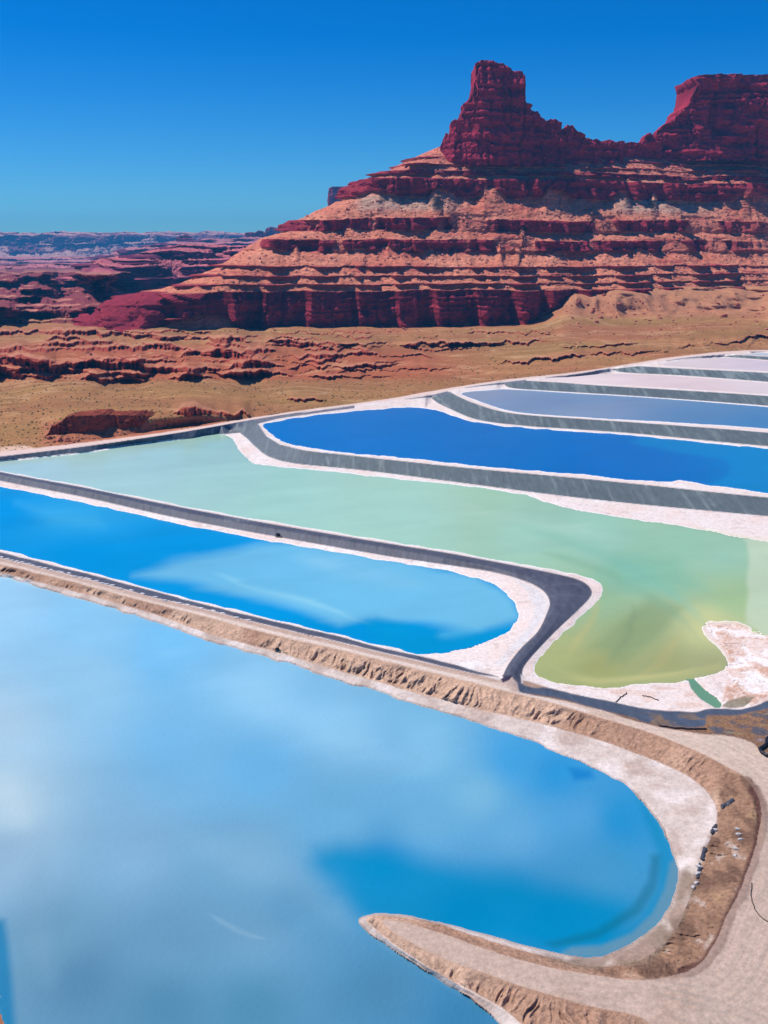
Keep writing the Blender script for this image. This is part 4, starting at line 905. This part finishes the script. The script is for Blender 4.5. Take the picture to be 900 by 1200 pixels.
# uncountable rubble on the slopes
def rubble(name, pts, radii, seed, label, col, matl):
    r = np.random.default_rng(seed)
    bv = np.array([(1,0,0),(-1,0,0),(0,1,0),(0,-1,0),(0,0,1),(0,0,-1)], float)
    bfc = np.array([(0,2,4),(2,1,4),(1,3,4),(3,0,4),(2,0,5),(1,2,5),(3,1,5),(0,3,5)])
    n = len(pts); jit = 1 + .5*(r.random((n, 6, 1)) - .5)
    rot = r.random(n)*6.28; cs, sn = np.cos(rot), np.sin(rot)
    v = bv[None]*jit + .35*(r.random((n, 6, 3)) - .5)
    x = v[..., 0]*cs[:, None] - v[..., 1]*sn[:, None]; y = v[..., 0]*sn[:, None] + v[..., 1]*cs[:, None]
    v = np.stack([x, y, v[..., 2]*.8], -1)*radii[:, None, None] + pts[:, None, :]
    f = (bfc[None] + (np.arange(n)*6)[:, None, None]).reshape(-1, 3)
    cc = col[None, None, :]*(.75 + .5*r.random((n, 1, 1)))*np.ones((1, 6, 1))
    return tag(mesh_np(name, v.reshape(-1, 3), f, matl, cc.reshape(-1, 3), smooth_sh=False), label, None, None, 'stuff')
slope = (MK < .5); idx = np.argwhere(slope & (MPX > 150) & (MPX < 1000)); idx = idx[(idx[:, 1] > ncM - 1640)]
sel_ = idx[RNG.choice(len(idx), 9000)]
rr_ = .5 + 1.7*RNG.random(9000)**4
rubble("talus_rubble", MV[sel_[:, 0], sel_[:, 1]], rr_, 1, "broken rock scattered over the mesa slopes", lin((196, 126, 106)), M_ROCK)
px_ = RNG.random(2600)*1000 - 20; py_ = 345 + 60*RNG.random(2600)
k_ = (px_ > 620) | (py_ > 384); px_, py_ = px_[k_], py_[k_]
pp = np.array([terr(a, b) for a, b in zip(px_, py_)]); 
rubble("desert_rubble", pp, .3 + 1.0*RNG.random(len(pp))**3, 2, "loose stones over the desert apron", lin((190, 122, 96)), M_ROCK)
M_SCRUB = mat("dry_scrub", base=(.11, .10, .05), rough=1, spec=0, noise=.3, nscale=.5)
px_ = RNG.random(7000)*940 - 20; py_ = 388 + 140*RNG.random(9000)**.8
pp = []
for a, b in zip(px_, py_):
    c = int(np.clip(np.searchsorted(gx, a), 0, nc - 1)); r = int(np.clip(np.searchsorted(gy, b), 0, nr - 1))
    if cls[r, c] == 0 and not inwater[r, c] and A[r, c] < .3: pp.append((WX[r, c], WY[r, c], Z[r, c]))
pp = np.array(pp)
rubble("desert_scrub", pp, .3 + .55*RNG.random(len(pp))**2, 3, "low dry bushes dotted over the desert flat", np.array((.11, .10, .05)), M_SCRUB)

# ------------------------------------------------------------------ small things on the dykes
M_BLACK = mat("black_plastic", base=(.012, .012, .018), rough=.45, spec=.4, noise=.3, nscale=3)
M_SCRAP = mat("weathered_liner", base=(.05, .055, .075), rough=.6, spec=.3, noise=.4, nscale=2)
M_WHITEB = mat("white_sack", base=(.62, .6, .6), rough=.9, spec=.1, noise=.2, nscale=3)
M_STEEL = mat("weathered_steel", base=(.22, .2, .19), rough=.5, spec=.5, noise=.3, nscale=4)
def tube(name, pts, r, matl, parent=None, seg=8, thickv=None):
    pts = [Vector(p) for p in pts]; n = len(pts); V = []; 
    for i, p in enumerate(pts):
        t = (pts[min(i + 1, n - 1)] - pts[max(i - 1, 0)]).normalized()
        a = t.cross(Vector((0, 0, 1))); a = a.normalized() if a.length > 1e-4 else Vector((1, 0, 0)); b = a.cross(t).normalized()
        for k in range(seg):
            an = 2*math.pi*k/seg; V.append(p + a*math.cos(an)*r + b*math.sin(an)*r)
    Fq = [(i*seg + k, i*seg + (k + 1) % seg, (i + 1)*seg + (k + 1) % seg, (i + 1)*seg + k) for i in range(n - 1) for k in range(seg)]
    return mesh_np(name, np.array([tuple(v) for v in V]), np.array(Fq), matl, None, True, parent)
def hose(pxs, r, label, name="hose", cat="hose", lift=0.0):
    q = smooth(pxs, 6); P = []
    for a, b in q[:, :2]:
        x, y, z = terr(a, b); P.append((x, y, z + r + lift))
    o = tube(name, P, r, M_BLACK); tag(o, label, cat); return o
hose([(881,1035),(880,1050),(884,1065),(892,1075),(902,1080),(912,1078)], .06, "thin black hose lying in a curve on the dirt road at the right edge")
hose([(905,862),(898,868),(897,874),(890,879),(893,884),(901,888)], .28, "thick black pipe bent over the bank at the right edge", "pipe", "pipe", .1)
hose([(721,823),(727,817),(734,812)], .10, "short black hose lying slantwise on the white salt below the olive water")
hose([(753,815),(762,817),(772,821)], .10, "bent black hose on the white salt, right of the slanting one")
hose([(772,851),(800,854),(828,855)], .16, "long black pipe along the foot of the dark ditch", "pipe", "pipe")
# strips of torn liner on the bank
def sheet(pxs, wid, label, hgt=.25):
    q = smooth(pxs, 6); P = []
    for i, (a, b) in enumerate(q[:, :2]):
        x, y, z = terr(a, b); P.append(Vector((x, y, z)))
    V = []; n = len(P)
    for i, p in enumerate(P):
        t = (P[min(i + 1, n - 1)] - P[max(i - 1, 0)]); t.z = 0; t.normalize(); s = Vector((-t.y, t.x, 0))
        w_ = wid*(.7 + .5*random.random())
        for k, off in enumerate((-.5, -.2, .15, .5)):
            V.append(p + s*off*w_ + Vector((0, 0, hgt*(.5 + random.random()*.9) if k in (1, 2) else .12)))
    Fq = [(i*4 + k, i*4 + k + 1, (i + 1)*4 + k + 1, (i + 1)*4 + k) for i in range(n - 1) for k in range(3)]
    V2 = [v - Vector((0, 0, .08)) for v in V]; m_ = len(V)
    Fq += [tuple(m_ + j for j in reversed(f)) for f in Fq[:]]
    o = mesh_np("liner_scrap", np.array([tuple(v) for v in V + V2]), np.array(Fq), M_SCRAP, None, True)
    tag(o, label, "torn liner"); return o
sheet([(845,947),(850,943),(858,938)], .9, "short black slab of liner standing on the brown bank above the white beach", .35)
sheet([(833,977),(836,970),(839,967)], .5, "small folded piece of black liner at the top edge of the white beach")
sheet([(822,1008),(824,1000),(826,994)], .55, "crumpled strip of black liner between salt beach and brown bank")
sheet([(817,1030),(819,1020),(820,1013)], .45, "lowest torn strip of dark liner at the edge of the salt beach")
# salt lumps by the liner strips
ME_L = rock_mesh("salt_lump", 955); ca = ME_L.color_attributes["albedo"]; ca.data.foreach_set("color", np.tile(np.array([.6, .56, .54, 1], np.float32), len(ME_L.vertices)))
for px, py, r in ((838,973,.6),(820,1016,.5),(818,1024,.55),(816,1035,.45),(866,978,.5),(868,984,.45),(865,972,.4),(863,995,.45),(861,1003,.4),(812,1040,.4)):
    x, y, z = terr(px, py); o = bpy.data.objects.new("salt_lump", ME_L); COL.objects.link(o); o.location = (x, y, z + .1); o.scale = (r, r*1.4, r*.7); o.rotation_euler = (0, 0, random.uniform(0, 3))
    tag(o, "whitish salt lump on the brown bank right of the white beach", "salt lump", "salt lumps on the brown bank")
# pump float on the second dyke, and the marker on the near beach
def pump(px, py, s, label):
    x, y, z = terr(px, py)
    root = bpy.data.objects.new("pump", None); COL.objects.link(root); root.location = (x, y, z); root.rotation_euler = (0, 0, -.35); tag(root, label, "pump")
    def boxm(nm, sx, sy, sz, loc, m, bev=.08):
        bm = bmesh.new(); bmesh.ops.create_cube(bm, size=1)
        bmesh.ops.scale(bm, vec=(sx, sy, sz), verts=bm.verts); bmesh.ops.bevel(bm, geom=bm.edges[:], offset=bev*min(sx, sy, sz), segments=2, affect='EDGES')
        me = bpy.data.meshes.new(nm); bm.to_mesh(me); bm.free(); me.materials.append(m); o = bpy.data.objects.new(nm, me); COL.objects.link(o); o.parent = root; o.location = loc; return o
    boxm("skid", 2.2*s, 1.2*s, .15*s, (0, 0, .12*s), M_STEEL)
    boxm("engine_cover", 1.3*s, .9*s, .9*s, (-.3*s, 0, .62*s), M_BLACK, .2)
    tube("suction_pipe", [(.4*s, 0, .5*s), (1.0*s, 0, .45*s), (1.6*s, -.2*s, .15*s), (2.6*s, -.5*s, .1*s), (3.6*s, -.6*s, .1*s)], .12*s, M_STEEL, root)
    tube("exhaust", [(-.6*s, .2*s, 1.0*s), (-.6*s, .2*s, 1.5*s)], .05*s, M_STEEL, root)
pump(327, 629, 1.0, "small black pump at the foot of the dark dyke beside the blue pond")
pump(326, 763, .7, "small dark pump on a white salt patch on the near beach")
# sandbags that hold the edge of the sheet
def bag_mesh():
    bm = bmesh.new(); bmesh.ops.create_icosphere(bm, subdivisions=2, radius=1)
    for v in bm.verts: v.co = Vector((math.copysign(abs(v.co.x)**.8, v.co.x)*.62, v.co.y*.34, v.co.z*.2)); v.co.x *= (1 + .1*math.sin(v.co.y*9))
    me = bpy.data.meshes.new("sandbag"); bm.to_mesh(me); bm.free(); me.materials.append(M_WHITEB); return me
BG = bag_mesh()
c1b = S(crest1b)
for i in range(34):
    px = -6 + i*6.6 + (i > 22)*(i - 22)*7 + random.uniform(-2, 2); py = float(np.interp(px, c1b[:60, 0], c1b[:60, 1])) + random.uniform(-2.0, -.6)
    x, y, z = terr(px, py); o = bpy.data.objects.new("sandbag", BG); COL.objects.link(o)
    o.location = (x, y, z + .1); o.scale = (1.25, 1.0, 1.0); o.rotation_euler = (0, 0, -.3 + random.uniform(-.3, .3))
    tag(o, "pale sandbag in the row holding down the dark liner along the near dyke", "sandbag", "sandbags along the near dyke")

# ------------------------------------------------------------------ haze
hb = bpy.data.meshes.new("haze"); bm = bmesh.new(); bmesh.ops.create_cube(bm, size=1); bmesh.ops.scale(bm, vec=(30000, 9300, 330), verts=bm.verts); bm.to_mesh(hb); bm.free()
ho = bpy.data.objects.new("haze", hb); COL.objects.link(ho); ho.location = (0, 4000, 330/2 - 7); tag(ho, "thin blue desert haze", None, None, 'stuff')
hm = bpy.data.materials.new("haze"); hm.use_nodes = True; hn = hm.node_tree; hn.nodes.clear()
pv = hn.nodes.new("ShaderNodeVolumePrincipled"); pv.inputs['Color'].default_value = (.08, .48, 1, 1); pv.inputs['Density'].default_value = HAZE_DENSITY; pv.inputs['Anisotropy'].default_value = .1
ou = hn.nodes.new("ShaderNodeOutputMaterial"); hn.links.new(pv.outputs[0], ou.inputs['Volume']); hb.materials.append(hm)
